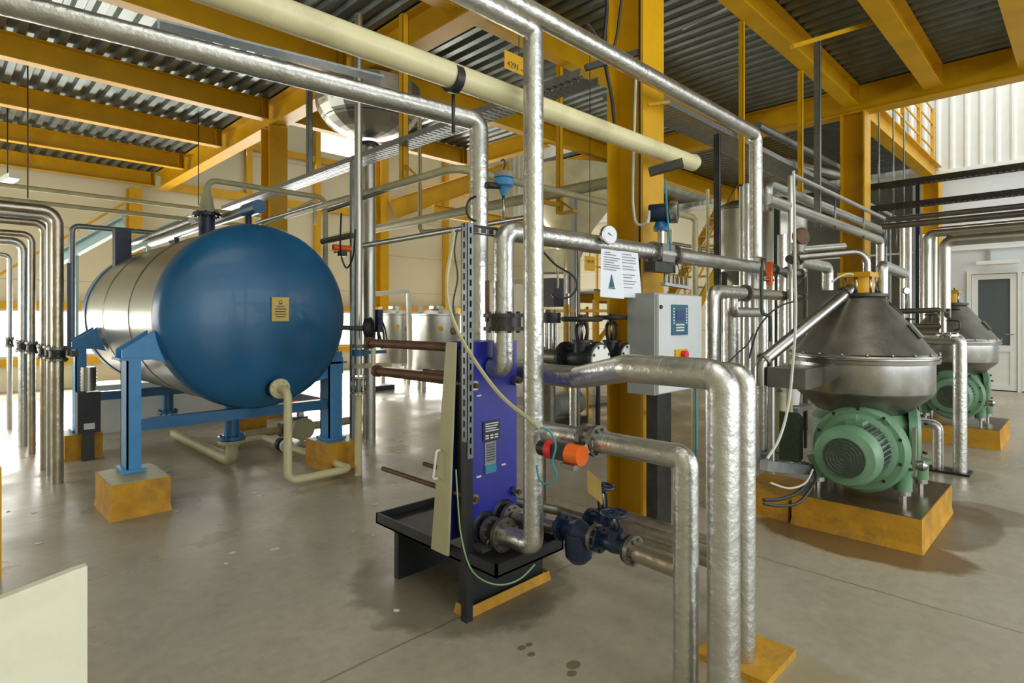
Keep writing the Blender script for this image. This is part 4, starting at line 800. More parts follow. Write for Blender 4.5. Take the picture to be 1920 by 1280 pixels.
# ================= centrifugal separators =================
def separator(cx, cy, label, near=True):
    s = T('centrifugal_separator', label, 'separator', (cx, cy, .215)); o = V((cx, cy, 0))
    MB().lathe([(.455, 1.185), (.44, 1.205), (.15, 1.60), (.15, 1.605)], o, (0, 0, 1), 64).build('cone_hood', 'steel_dull', s)
    MB().lathe([(.44, 1.13), (.47, 1.135), (.475, 1.16), (.462, 1.165), (.462, 1.172), (.475, 1.177), (.47, 1.19), (.45, 1.2)], o, (0, 0, 1), 72).build('clamp_ring', 'steel', s)
    b = MB()
    for i in range(20): a = math.pi * 2 * i / 20; q = o + V((.468 * math.cos(a), .468 * math.sin(a), 1.19)); b.cyl(q, q + V((0, 0, .018)), .009, 6)
    b.build('ring_bolts', 'steel', s)
    MB().lathe([(.44, .93), (.445, .94), (.445, 1.13)], o, (0, 0, 1), 64).build('bowl_casing', 'steel', s)
    MB().lathe([(.27, .77), (.29, .78), (.43, .91), (.44, .93)], o, (0, 0, 1), 64).build('lower_cone', 'steel_dull', s)
    b = MB().lathe([(.27, .33), (.325, .36), (.325, .72), (.28, .77), (.28, .78)], o, (0, 0, 1), 48); b.build('gear_housing', 'green', s)
    zc = .575
    b = MB().lathe([(.285, 0), (.29, .02), (.29, .09), (.27, .11)], (cx - .25, cy - .07, zc - .02), (-1, 0, 0), 48)
    b.lathe([(.235, 0), (.235, .04), (.2, .055)], (cx - .34, cy - .07, zc - .01), (-1, 0, 0), 44); h = b.build('motor_flange', 'green', s)
    b = MB()
    for i in range(10): a = math.pi * 2 * (i + .5) / 10; q = V((cx - .345, cy - .07 + .256 * math.cos(a), zc + .256 * math.sin(a))); b.cyl(q, q - V((.018, 0, 0)), .012, 6)
    b.build('bolt', 'darksteel', h)
    m = V((cx - .37, cy - .1, zc + .0)); mt = MB().lathe([(.15, 0), (.15, .3)], m, (-1, 0, 0), 40).build('motor', 'green', s)
    b = MB(); u, v_ = V((0, 1, 0)), V((0, 0, 1))
    for i in range(34):
        a = math.pi * 2 * i / 34; d = u * math.cos(a) + v_ * math.sin(a); t = (1, 0, 0); b.obox(m + V((-.16, 0, 0)) + d * .163, (1, 0, 0), d, d.cross(V((1, 0, 0))), .13, .018, .004)
    b.build('cooling_fin', 'galv', mt)
    MB().lathe([(.184, 0), (.19, .02), (.188, .1), (.17, .135), (.125, .15)], m - V((.27, 0, 0)), (-1, 0, 0), 44).build('fan_cowl', 'green', mt)
    b = MB(); fc = m - V((.42, 0, 0)); b.lathe([(.124, .001), (.12, .004)], fc, (-1, 0, 0), 36); [b.torus(fc - V((.005, 0, 0)), (1, 0, 0), r, .003, 32, 4) for r in (.02, .04, .06, .08, .1, .12)]; b.build('fan_grille', 'greendk', mt)
    MB().box(m + V((-.2, -.05, .155)), m + V((-.07, .05, .2))).build('terminal_box', 'green', mt)
    b = MB().torus(m + V((-.13, 0, .21)), (0, 1, 0), .022, .005, 18, 6); b.build('lifting_eye', 'green', mt)
    # side cover, sight plate, brake
    b = MB().lathe([(.2, 0), (.2, .05), (.17, .07)], (cx + .02, cy - .28, zc + .05), (.25, -1, 0), 40); b.build('side_cover', 'green', s)
    b = MB(); [b.cyl(V((cx + .04, cy - .34, zc + .05)) + V((.15 * math.cos(a), -.01, .15 * math.sin(a))), V((cx + .04, cy - .37, zc + .05)) + V((.15 * math.cos(a), -.01, .15 * math.sin(a))), .01, 6) for a in (.5, 1.7, 2.8, 4., 5.3)]; b.build('bolt', 'darksteel', s)
    b = MB().box((cx - .24, cy - .375, .4), (cx - .19, cy - .355, .72)); b.build('lever_plate', 'steel', s)
    b = MB().lathe([(.02, 0), (.035, .03), (.035, .05), (.015, .07)], (cx - .17, cy - .36, .47), (0, -1, 0), 18); b.build('knob', 'steel', s)
    b = MB().prism([(cx - .3, cy + .3, .42), (cx - .3, cy + .3, .72), (cx - .38, cy + .3, .76), (cx - .38, cy + .3, .4)], (0, .14, 0)); b.build('side_box', 'greendk', s)
    for dx, dy in ((-.25, .22), (-.22, -.3), (.2, -.32), (.24, .24)):
        b = MB().lathe([(.055, .0), (.055, .1), (.07, .14)], (cx + dx, cy + dy, .3), (0, 0, 1), 20); l = b.build('foot', 'green', s)
        b = MB().cyl((cx + dx, cy + dy, .215), (cx + dx, cy + dy, .3), .022, 10); b.cyl((cx + dx, cy + dy, .27), (cx + dx, cy + dy, .3), .05, 18); b.build('levelling_bolt', 'steel', l)
    MB().box((cx - .8, cy + .12, .98), (cx - .4, cy + .36, 1.11)).build('outlet_duct', 'steel_dull', s)
    # top works
    MB().lathe([(.17, 0), (.17, .02), (.1, .03)], (cx, cy, 1.6), (0, 0, 1), 30).build('top_plate', 'darksteel', s)
    b = MB().cyl((cx - .03, cy, 1.62), (cx - .03, cy, 1.74), .09, 20); b.box((cx - .14, cy - .09, 1.74), (cx + .1, cy + .12, 1.775)); b.build('pump_head', 'yellow', s)
    b = MB(); [b.cyl(V((cx - .03 + .085 * math.cos(a), cy + .085 * math.sin(a), 1.62)), V((cx - .03 + .085 * math.cos(a), cy + .085 * math.sin(a), 1.75)), .012, 8) for a in (0, 1, 2, 3.1, 4.2, 5.2)]; b.build('tie_rods', 'steel', s)
    b = MB().obox((cx - .03, cy - .34, 1.36), (1, 0, 0), (0, -.58, -.78), (0, -.78, .58), .03, .06, .008); b.build('hood_handle', 'steel', s)
    return s
SX, SY = 4.81, 1.2
s1 = separator(SX, SY, 'near stainless cone-topped separator with a green motor facing the camera')
text(s1, '721', (SX - .368, SY - .22, .755), (0, -1, 0), (0, .5, 1), .055, 'ink')
tree_copy(s1, (3.95, .02, 0), 'far cone-topped separator half hidden behind the near one')
po1 = pad(4.28, 5.35, .74, 1.5, .212, 'large yellow concrete base under the near separator', 'oily'); MB().box((4.3, 1.53, 0), (4.95, 1.95, .15)).build('side_step', 'yellow_pad', po1)
pad(8.25, 9.3, .72, 1.5, .212, 'yellow concrete base under the far separator', 'oily')
# ---- pipes around the near separator
pipe([V((4.05, 1.62, .98)), V((4.05, 1.62, 1.14)), V((4.72, 1.24, 1.66)), V((4.8, 1.2, 1.66))], .042, 'steel', 'shiny steel pipe slanting up to the top of the near separator', flanges=[(1, .03), (1, .93)], bend=.08, fr=1.3)
solo(MB().tube([V((4.12, 1.68, 1.12)), V((4.7, 1.36, 1.58))], .01, 8), 'pipe', 'steel_dull', 'thin rod pipe parallel to the slanting steel pipe', 'pipe')
zt = zat(472, 4.6, 1.4)
pipe([P(1498, 482, 4.35), V((4.84, 1.17, zat(470, 4.84, 1.17))), V((4.84, 1.17, 1.73))], .027, 'steel', 'slim steel pipe arching over onto the yellow pump head', bend=.09)
pipe([V((4.95, 1.1, 1.62)), V((4.95, 1.1, zat(497, 4.95, 1.1))), V((atx(1695, 1.1, 0).x, 1.1, zat(516, 5.9, 1.1)))], .04, 'foil', 'silver lagged pipe with a blunt end right of the yellow pump head', bend=.05)
solo(MB().spline([P(1560, 528, 4.0), P(1575, 518, 4.0), P(1590, 513, 4.0), P(1600, 515, 4.0)], .007), 'hose', 'cablewhite', 'clear short hose in front of the yellow pump head', 'hose')
solo(MB().spline([P(1635, 530, 4.3), P(1650, 560, 4.2), P(1668, 570, 4.1), P(1690, 590, 4.1)], .012), 'hose', 'rubber', 'black hose lying over the right shoulder of the cone hood', 'hose')
# vertical suction pipe with elbow left of the separator
q = FL(1462, 868); q = V((q.x, q.y, 0)); pipe([(q.x, q.y, 0.12), (q.x, q.y, .93), (q.x + .3, q.y - .12, .93)], .055, 'creamdull', 'dull cream pipe with a bend left of the green separator body', bend=.11, flanges=[(0, .75)], fr=1.2)
MB().box((q.x - .12, q.y - .1, .07), (q.x + .3, q.y + .1, .12))
tb = T('pump_stand', 'low dark steel stand with cables left of the near separator', 'stand', (q.x, q.y, 0)); MB().box((q.x - .22, q.y - .14, .07), (q.x + .25, q.y + .1, .115)).build('shelf', 'galv', tb)
for dx in (-.18, .2): MB().box((q.x + dx, q.y - .04, 0), (q.x + dx + .04, q.y, .07)).build('leg', 'black', tb)
MB().bar(P(1432, 872, 3.45), P(1512, 880, 3.75), .05, .06).build('arm', 'galv', tb)
solo(MB().spline([P(1432, 937, 3.4), P(1465, 935, 3.5), P(1500, 920, 3.6), P(1520, 890, 3.7), P(1515, 870, 3.8), P(1500, 868, 3.8)], .011), 'cable', 'rubber', 'thick black cable sagging left of the near separator, upper one', 'cable')
solo(MB().spline([P(1432, 944, 3.38), P(1465, 948, 3.45), P(1500, 940, 3.55), P(1528, 900, 3.66), P(1522, 872, 3.8)], .01), 'cable', 'rubber', 'thick black cable sagging left of the near separator, lower one', 'cable')
solo(MB().spline([P(1445, 905, 3.4), P(1480, 915, 3.5), P(1510, 905, 3.6), P(1524, 880, 3.7)], .006), 'cable', 'cablewhite', 'thin pale cable bundled with the black ones by the separator', 'cable')
w_ = FL(1490, 850); bk = T('bucket', 'pale plastic bucket behind the cream pipe by the separator', 'bucket', (w_.x, w_.y, 0))
zb = zat(800, 5.0, 2.0); 
b = MB().lathe([(.09, .5), (.11, .75), (.115, .755)], (w_.x + .15, w_.y + .1, 0), (0, 0, 1), 26); b.build('tub', 'white', bk); MB().box((w_.x - .05, w_.y - .05, .44), (w_.x + .4, w_.y + .3, .49)).build('shelf', 'galv', bk)
for dx, dy in ((-.03, 0), (.36, 0), (-.03, .26), (.36, .26)): MB().box((w_.x + dx, w_.y + dy, 0), (w_.x + dx + .03, w_.y + dy + .03, .44)).build('leg', 'black', bk)
# ---- silver pair at the right
q = FL(1800, 888); rq = aty(1800, q.x, 0)
o = pipe([V((q.x, q.y + .62, zat(634, q.x, q.y))), V((q.x, q.y, zat(634, q.x, q.y))), V((q.x, q.y, .02))], .055, 'foil', 'silver pipe dropping to the floor right of the near separator', seams=[(1, .4), (1, .75)], bend=.06)
pipe([V((q.x + .05, q.y + .65, .43)), V((q.x + .02, q.y + .17, .43)), V((q.x + .02, q.y + .17, .02))], .045, 'foil', 'short silver pipe beside the silver drop pipe right of the separator', bend=.05)
solo(MB().box((q.x - .09, q.y - .08, 0), (q.x + .12, q.y + .27, .02)), 'floor_plate', 'black', 'black floor plate under the silver pipe pair at the right', 'plate')
# manifold above that run
mz = zat(585, 7.4, .95); X_ = q.x
mf = T('valve_manifold', 'polished steel valve manifold standing on the silver run at the right', 'manifold', (X_, q.y + .3, 1.25))
def mp(px, py): return aty(px, X_, 0) + V((0, 0, zat(py, X_, aty(px, X_, 0).y)))
b = MB().tube([mp(1672, 584), mp(1762, 581), mp(1768, 590), mp(1768, 622)], .026, 12, .04); b.tube([mp(1700, 612), mp(1768, 612)], .03, 12, 0); b.build('pipework', 'steel_dull', mf)
b = MB().cyl(mp(1768, 628), mp(1768, 584), .03, 14); b.flange(mp(1776, 628), (0, 0, 1), .1, .02); b.build('riser', 'steel', mf)
MB().cyl(mp(1782, 587), mp(1774, 587), .045, 20).build('sight_glass', 'steel', mf); MB().cyl(mp(1785, 580), mp(1801, 580), .008, 8).build('lever', 'darksteel', mf)
MB().tube([mp(1778, 601), mp(1799, 601), mp(1799, 618), mp(1788, 618)], .007, 8, .02).build('small_tube', 'darksteel', mf)
b = MB(); handwheel(b, mp(1745, 590), (0, 0, 1), .045); b.cyl(mp(1745, 602), mp(1745, 590), .012, 8); b.build('handwheel', 'black', mf)
MB().lathe([(.03, -.01), (.036, 0), (.03, .012)], mp(1699, 545), (-.7, -.7, 0), 20).build('gauge', 'steel', mf); MB().cyl(mp(1699, 580), mp(1699, 550), .008, 8).build('gauge_stem', 'steel_dull', mf)
b = MB(); handwheel(b, mp(1702, 598), (0, 0, 1), .06); b.cyl(mp(1702, 630), mp(1702, 598), .02, 8); b.build('handwheel', 'bluedark', mf)
# ================= foil riser bank and vessels between cabinet and separator =================
def vert(px, d, ptop, r, m, label, pbot=None, n=16, elbow=None, seams=()):
    q = P(px, CY, d); z0 = 0 if pbot is None else zat(pbot, q.x, q.y); pts = [V((q.x, q.y, z0)), V((q.x, q.y, zat(ptop, q.x, q.y)))]
    if elbow: pts += run(pts[-1], *elbow)[1:]
    return pipe(pts, r, m, label, bend=r * 1.4, n=n, seams=seams)
vert(1336, 4.4, 545, .05, 'foil', 'silver riser with a square bend right of the grey cabinet', elbow=[('x', 1392)], seams=[(0, .7)])
q = P(1336, 545, 4.4); p2 = run(q, ('x', 1398)); p3 = run(q, ('x', 1458)); c_ = MB().tube([p2[-1], p3[-1]], .045, 16, 0); o = solo(c_, 'pipe_section', 'foil_reflect', 'brownish lagged pipe section right of the square-bent riser', 'pipe'); MB().flange(p2[-1] + V((-.01, 0, 0)), (1, 0, 0), .07, .03).build('flange', 'steel_dull', o)
p4 = run(q, ('x', 1462), ('x', 1510)); pv = pipe([p4[1], p4[2]], .026, 'darksteel', 'dark valve pipe behind the hose left of the slanting pipe', flanges=[(0, .15), (0, .5), (0, .85)], bend=0)
vert(1372, 4.9, 560, .075, 'foil', 'thick silver riser second from the grey cabinet', seams=[(0, .5)])
pipe([P(1374, 535, 4.75), P(1374, 585, 4.75), run(P(1374, 585, 4.75), ('x', 1426))[-1]], .042, 'foil', 'short silver bend with a blunt end between the risers', bend=.05)
for i, (px, d, pt, r, m, l) in enumerate(((1392, 5.6, 350, .03, 'tin', 'thin silver riser touching the left side of the square drop'), (1401, 5.3, 345, .035, 'foil', 'silver riser directly behind the square drop pipe'),
        (1412, 5.6, 500, .04, 'tin', 'silver riser below the square drop pipe'), (1428, 5.9, 505, .05, 'foil', 'wide silver riser below the long pipe end'), (1446, 5.5, 500, .032, 'tin', 'thin bright riser right of the wide one'),
        (1467, 6.0, 440, .05, 'foil', 'silver riser behind the white hose'), (1480, 5.6, 520, .03, 'creamdull', 'cream riser behind the slanting pipe'))):
    vert(px, d, pt, r, m, l)
def vessel(px, d, r, ptop, pbot, label, m='tin'):
    q = P(px, CY, d); z1, z0 = zat(ptop, q.x, q.y), zat(pbot, q.x, q.y); v = T('pressure_vessel', label, 'vessel', (q.x, q.y, 0))
    dm = [(r * math.cos(a), z1 - r * .55 + r * .55 * math.sin(a)) for a in [i * math.pi / 2 / 8 for i in range(8)]] + [(.001, z1)]
    MB().lathe([(r * .25, z0 - r * .7), (r * .3, z0 - r * .6), (r, z0)] + dm, (q.x, q.y, 0), (0, 0, 1), 40).build('shell', m, v)
    b = MB(); [b.torus((q.x, q.y, z), (0, 0, 1), r, .006, 40, 6) for z in (z0 + .05, z1 - r * .55)]; b.build('seam_ring', 'steel', v)
    for a in (.6, 2.7, 4.8): MB().cyl((q.x + r * .9 * math.cos(a), q.y + r * .9 * math.sin(a), 0), (q.x + r * .9 * math.cos(a), q.y + r * .9 * math.sin(a), z0), .03, 10).build('leg', 'steel_dull', v)
    MB().cyl((q.x, q.y, .3), (q.x, q.y, z0 - r * .6), .05, 14).build('outlet', 'steel', v); return v
vessel(1383, 6.4, .2, 376, 510, 'tall stainless vessel with a domed top left of the square drop pipe')
vessel(1446, 6.9, .22, 372, 520, 'stainless vessel behind the square drop pipe')
vessel(1482, 7.6, .2, 385, 520, 'stainless vessel behind the white hose')
# strut posts
def post(px, d, p0, p1, w_, m, label, name='strut_post', cat='post', foot=False):
    q = P(px, CY, d); z1 = zat(p0, q.x, q.y) if p0 is not None else 4.6; z0 = zat(p1, q.x, q.y) if p1 is not None else 0
    b = MB(); h = w_ / 2; t = .004; b.box((q.x - h, q.y - h, z0), (q.x + h, q.y - h + t, z1)); b.box((q.x - h, q.y - h, z0), (q.x - h + t, q.y + h, z1)); b.box((q.x + h - t, q.y - h, z0), (q.x + h, q.y + h, z1))
    o = solo(b, name, m, label, cat)
    if foot: f = MB().box((q.x - .03, q.y - .22, z0 - .02), (q.x + .08, q.y + h, z0)); f.bar((q.x, q.y - .2, z0), (q.x, q.y - h, z0 + .12), .02, .015); f.build('foot_bracket', m, o)
    return o
post(1345, 5.0, 252, None, .045, 'darksteel', 'dark strut post left of the domed stainless vessel')
post(1457, 6.2, 385, None, .05, 'greendk', 'dark green strut post between the stainless vessels')
post(1533, 5.9, 66, 425, .055, 'galv', 'long grey strut hanging from the ceiling at the upper right', 'hanging_strut')
post(1391, 5.66, 40, 345, .045, 'yellow', 'yellow hanging strut left of the square drop pipe', 'hanging_strut')
post(1501, 6.8, 133, 360, .05, 'yellow', 'yellow hanging strut right of the square drop pipe', 'hanging_strut')
post(757, 5.56, 28, 335, .065, 'yellow', 'yellow hanging strut left of the silver drop pipe holding a grey pipe', 'hanging_strut', foot=True)
post(1049, 6.7, 122, 398, .06, 'yellow', 'yellow hanging strut between the tall silver pipe and the column', 'hanging_strut', foot=True)
post(580, 7.4, None, 345, .06, 'galv', 'grey hanging strut beside the column behind the tank', 'hanging_strut')
post(787, 8.5, None, 405, .04, 'creamdull', 'thin pale hanging strut left of the silver drop pipe', 'hanging_strut')
for px, d, p0, p1, l in ((1648, 8.3, 262, 400, 'first thin rod right of the far column'), (1675, 8.7, 305, 410, 'second thin rod right of the far column'), (1695, 9.0, 303, 410, 'third thin rod right of the far column')):
    q = P(px, CY, d); solo(MB().cyl((q.x, q.y, zat(p1, q.x, q.y)), (q.x, q.y, 4.61), .012, 8), 'hanger_rod', 'galv', l, 'rod')
b = MB().bar(P(1485, 88, 5.6), P(1650, 38, 6.1), .04, .04); solo(b, 'strut', 'yellow', 'yellow arm strut between two joists at the upper right', 'strut')
b = MB().cyl(P(1280, 55, 5.5), P(1362, 15, 5.2), .012, 8); solo(b, 'ceiling_conduit', 'greyside', 'pale conduit under the deck right of the middle column', 'conduit')
# hopper
hq = P(1070, CY, 11.0); hp = T('hopper', 'large cream conical hopper in the background behind the tall silver pipe', 'hopper', (hq.x, hq.y, 0))
MB().lathe([(.07, 2.3), (.09, 2.34), (.42, 3.1), (.85, 3.65), (.86, 4.2), (.83, 4.22)], (hq.x, hq.y, 0), (0, 0, 1), 48).build('hopper_cone', 'cream', hp)
MB().cyl((hq.x, hq.y, 1.9), (hq.x, hq.y, 2.3), .09, 20).build('outlet', 'steel_dull', hp); MB().flange((hq.x, hq.y, 2.28), (0, 0, 1), .16, .03).build('flange', 'cream', hp)
MB().cyl((hq.x, hq.y, .9), (hq.x, hq.y, 1.9), .05, 14).build('drop_tube', 'steel', hp)
for a in (.8, 2.4, 3.9, 5.5): MB().box((hq.x + .78 * math.cos(a) - .04, hq.y + .78 * math.sin(a) - .04, 0), (hq.x + .78 * math.cos(a) + .04, hq.y + .78 * math.sin(a) + .04, 3.6)).build('leg', 'greyside', hp)
# cable trays
def tray(pts_y, label, w_=.2, h_=.05, slats=.06, m='galv', vertical=False):
    a, b_ = V(pts_y[0]), V(pts_y[1]); L = (b_ - a).length; d = (b_ - a).normalized(); s = d.cross(V((0, 0, 1))).normalized()
    b = MB(); [b.bar(a + s * w_ / 2 * k + V((0, 0, h_ / 2)), b_ + s * w_ / 2 * k + V((0, 0, h_ / 2)), .004, h_) for k in (-1, 1)]
    n = int(L / slats)
    for i in range(n): c = a + d * ((i + .5) * slats); b.obox(c, s, d, (0, 0, 1), w_ / 2, slats * .34, .002)
    b.bar(a, b_, .03, .003); return solo(b, 'cable_tray', m, label, 'cable tray')
tray(((3.2, 2.45, 3.08), (3.2, 9.3, 3.08)), 'perforated cable tray crossing from the middle column to behind the tank')
b = MB(); [b.cyl((3.13 + .05 * i, 2.5, 3.1 + .01 * (i % 2)), (3.13 + .05 * i, 9.2, 3.1 + .01 * (i % 2)), .012, 8) for i in range(3)]; solo(b, 'cable_run', 'rubber', 'black cables lying in the tray left of the middle column', 'cables')
tray(((3.8, 2.62, 3.2), (13.0, 2.62, 3.2)), 'wide cable tray running right from the middle column', .3)
tray(((9.6, -1.0, zat(342, 9.6, 1.6)), (9.6, 4.2, zat(342, 9.6, 1.6))), 'upper dark cable tray at the right before the white wall', .16, .07, m='darksteel')
tray(((9.6, -1.0, zat(385, 9.6, 1.6)), (9.6, 4.2, zat(385, 9.6, 1.6))), 'lower dark cable tray at the right before the white wall', .16, .07, m='darksteel')
solo(MB().spline([(3.3, 2.5, 4.2), (3.36, 2.42, 3.7), (3.3, 2.4, 3.3), (3.36, 2.38, 3.0), (3.38, 2.36, 2.75)], .014), 'cable_bundle', 'rubber', 'black cable bundle hanging beside the middle column near the ceiling', 'cables')
solo(MB().spline([(3.25, 2.5, 3.5), (3.32, 2.35, 3.3), (3.36, 2.3, 3.6), (3.38, 2.25, 4.1)], .01), 'cable', 'rubber', 'black cable kinked around the tray end at the middle column', 'cable')
solo(MB().bar((3.1, 2.4, 3.12), (3.5, 2.22, 3.3), .04, .04), 'bracket', 'black', 'black support arm fixing the cable tray to the middle column', 'arm')
# hanging yellow tag with number
q = P(973, 122, 4.9); tg = T('hanging_sign', 'yellow plate with a painted number hanging from the joist left of the column', 'sign', q)
MB().obox(q, (1, 0, 0), (0, 0, 1), (0, 1, 0), .17, .075, .003).build('plate', 'yellowtag', tg); text(tg, '4291 ---', q + V((-.03, -.006, -.03)), (1, 0, 0), (0, 0, 1), .07, 'ink'); MB().cyl(q + V((0, 0, .07)), V((q.x, q.y, 4.33)), .004, 6).build('wire', 'darksteel', tg)
q = P(1106, 494, 6.0); tg = T('hanging_sign', 'small yellow square plate with a number left of the paper notices', 'sign', q)
MB().obox(q, (1, 0, 0), (0, 0, 1), (0, 1, 0), .085, .075, .003).build('plate', 'yellowtag', tg); text(tg, '4201-02', q + V((0, -.006, .02)), (1, 0, 0), (0, 0, 1), .04, 'ink'); MB().cyl(q + V((0, 0, .07)), V((q.x, q.y, 4.33)), .004, 6).build('wire', 'darksteel', tg)
# ---- background pipes in the middle bay
q = P(757, 342, 5.5); yy = q.y; g0 = V((q.x, 7.2, q.z)); g1 = aty(855, q.x, q.z); g2 = atx(1130, g1.y, q.z)
pipe([g0, g1, g2, g2 + V((.3, 0, 0))], .036, 'creamdull', 'grey-green pipe resting on the yellow strut and bending right', bend=.12)
q = P(1127, 345, 6.0); pipe([V((q.x, 2.9, q.z)), V((q.x, 9.6, q.z))], .06, 'creamdull', 'thick grey-green pipe crossing behind the drop pipes towards the tank', bend=0)
solo(MB().box((q.x - .1, 4.3, q.z - .11), (q.x + .25, 4.36, q.z - .065)), 'pipe_bracket', 'yellow', 'yellow bracket under the thick grey-green pipe', 'bracket')
pipe([P(625, 470, 6.4), P(1000, 405, 7.0)], .03, 'tin', 'long silver pipe behind the slotted post', bend=0)
pipe([P(615, 395, 5.9), P(850, 312, 5.6)], .02, 'galv', 'thin grey pipe running beside the one on the yellow strut', bend=0)
pipe([P(440, 450, 5.4), P(590, 375, 5.3), P(590, 420, 5.3)], .016, 'creamdull', 'thin cream pipe from the tank top towards the column', bend=.02)
pipe([P(480, 418, 5.0), P(605, 380, 5.2)], .014, 'tin', 'thin bright pipe over the tank top', bend=0)
pipe([P(787, 405, 8.4), P(787, 436, 8.4), P(850, 430, 8.6)], .035, 'creamdull', 'cream pipe elbow at the foot of the pale strut', bend=.06)
pipe([P(1450, 300, 7.0) + V((0, 0, 0)), P(1580, 330, 9.5)], .06, 'foil', 'bright silver pipe high behind the square drop pipe', bend=0)
pipe([P(1420, 235, 6.2), P(1580, 318, 8.6)], .045, 'galv', 'grey pale pipe high under the yellow girder at the right', bend=0)
# twin lagged pipes sloping to the separator
y1_ = 2.05; 
def xrun(y, px0, px1, pz, px_at): x = atx(px_at, y, 0).x; z = zat(pz, x, y); return atx(px0, y, z), atx(px1, y, z)
a, b_ = xrun(2.1, 1438, 1652, 345, 1440); pipe([a + V((0, 0, -.25)), a, b_], .05, 'tin', 'upper of two silver pipes running from the drop pipe to the far column', bend=.07, seams=[(1, .3), (1, .7)])
a, b_ = xrun(1.93, 1438, 1650, 374, 1440); pipe([a, b_, b_ + V((0, 0, -.62))], .05, 'tin', 'lower of two silver pipes running to the far column and dropping', bend=.07, seams=[(0, .5)])
a, b_ = xrun(1.9, 1482, 1690, 326, 1482); hr = pipe([V((a.x, a.y, 1.3)), a, b_, b_ + V((0, 0, -.3))], .022, 'tin', 'thin silver pipe above the twin lagged pipes with small posts', bend=.03)
for f in (.3, .55, .8, .93): c = a.lerp(b_, f); MB().cyl(c, c - V((0, 0, .35)), .01, 8).build('support', 'galv', hr)
a, b_ = xrun(1.62, 1494, 1552, 490, 1496); pipe([a, b_, b_ + V((0, 0, -.2))], .045, 'foil', 'silver bend behind the pipe crossing left of the yellow pump head', bend=.06)
pipe([P(1500, 468, 6.8), P(1582, 461, 7.2)], .04, 'tin', 'short level silver pipe left of the far column', bend=0)
# end of the long pipe: dark clamps and valve cluster
a, b_ = atx(1436, 2.05, 1.88), atx(1500, 2.05, 1.88)
pipe([V((5.16, 2.05, 1.88)), atx(1505, 2.05, 1.88)], .032, 'steel_dull', 'dark steel spool at the right end of the long lagged pipe', flanges=[(0, .1), (0, .25), (0, .6), (0, .9)], bend=0)
q = P(1496, 445, 4.4); cl = T('valve_cluster', 'steel valve cluster with a round dial end above the slim arching pipe', 'valve', q)
MB().lathe([(.06, 0), (.066, .01), (.066, .05), (.05, .055)], q, (-.4, -.9, .1), 24).build('dial_case', 'rust', cl); MB().lathe([(.04, 0), (.045, .05), (.035, .1), (.05, .16), (.05, .2)], q + V((0, 0, -.24)), (0, 0, 1), 18).build('valve_body', 'steel_dull', cl)
MB().cyl(q + V((-.03, .04, -.17)), q + V((-.12, .02, -.17)), .03, 12).build('branch', 'darksteel', cl); MB().flange(q + V((-.02, 0, -.16)), (1, -.3, 0), .06, .02).build('flange', 'steel', cl)
q = P(1443, 515, 4.6); cl = T('solenoid_set', 'small orange and black solenoid valves among the risers', 'valve', q)
MB().box(q + V((-.02, -.02, -.08)), q + V((.02, .02, .1))).build('solenoid', 'orange', cl); MB().cyl(q + V((-.12, 0, -.02)), q + V((-.12, 0, .12)), .02, 10).build('needle_valve', 'steel_dull', cl); MB().cyl(q + V((-.14, 0, -.04)), q + V((.06, 0, -.04)), .014, 8).build('manifold_tube', 'steel_dull', cl); MB().box(q + V((.04, 0, .02)), q + V((.08, .03, .1))).build('connector', 'bluedark', cl)
pipe([P(1428, 500, 4.3), P(1428, 588, 4.25), P(1444, 592, 4.3), P(1444, 640, 4.3)], .012, 'greendk', 'dark green small pipe stepping down between the risers', bend=.03)
solo(MB().spline([P(1510, 560, 4.1), P(1460, 575, 4.1), P(1425, 610, 4.1), P(1410, 650, 4.1), P(1405, 672, 4.1)], .006), 'cable', 'rubber', 'black cable curving left from the slanting steel pipe', 'cable')
solo(MB().spline([P(1365, 680, 3.9), P(1385, 660, 3.95), P(1402, 645, 4.0), P(1412, 625, 4.0)], .005), 'cable', 'rubber', 'short black cable climbing over the standpipe bends', 'cable')
solo(MB().spline([P(1488, 320, 3.9), P(1490, 420, 3.9), P(1491, 520, 3.85), P(1492, 600, 3.8), P(1486, 690, 3.75), P(1478, 760, 3.7), P(1462, 820, 3.6), P(1438, 860, 3.5)], .009), 'hose', 'cablewhite', 'long whitish hose hanging down in front of the slanting pipe', 'hose')
# ================= right side level pipes and drops =================
def yrun(x, px0, px1, pz, px_at): y = aty(px_at, x, 0).y; z = zat(pz, x, y); return aty(px0, x, z), aty(px1, x, z)
for x, pxe, pz, r, l, dr in ((7.6, 1655, 425, .035, 'top grey pipe running in from the right edge', None), (7.75, 1662, 412, .03, 'second grey pipe hugging the top one at the right edge', None), (7.9, 1738, 438, .045, 'middle grey pipe from the right edge bending down', 1.5),
        (8.1, 1752, 430, .03, 'narrow grey pipe behind the middle one at the right edge', 1.5), (7.4, 1771, 452, .055, 'lowest grey pipe from the right edge bending down by the door', 1.45), (7.55, 1775, 446, .03, 'thin pipe hidden above the lowest one at the right edge', None)):
    a, b_ = yrun(x, 2050, pxe, pz, pxe); pts = [V((a.x, -6.5, a.z)), b_] + ([V((b_.x, b_.y, dr))] if dr else []); pipe(pts, r, 'steel_dull' if not dr else 'tin', l, bend=.08)
for px, d, pt, pb, r, m, l in ((1692, 7.6, 425, None, .034, 'tin', 'first slim riser behind the separator cone'), (1704, 7.7, 425, None, .036, 'foil', 'second slim riser behind the separator cone'), (1729, 7.9, 440, None, .036, 'foil', 'third slim riser behind the separator cone'),
        (1661, 8.4, 410, None, .018, 'galv', 'left one of two thin posts right of the far column'), (1669, 8.2, 415, None, .014, 'galv', 'right one of two thin posts right of the far column')):
    vert(px, d, pt, r, m, l, pbot=pb)
post(1721, 8.6, 340, None, .05, 'bluedark', 'dark blue strut post before the yellow far column')
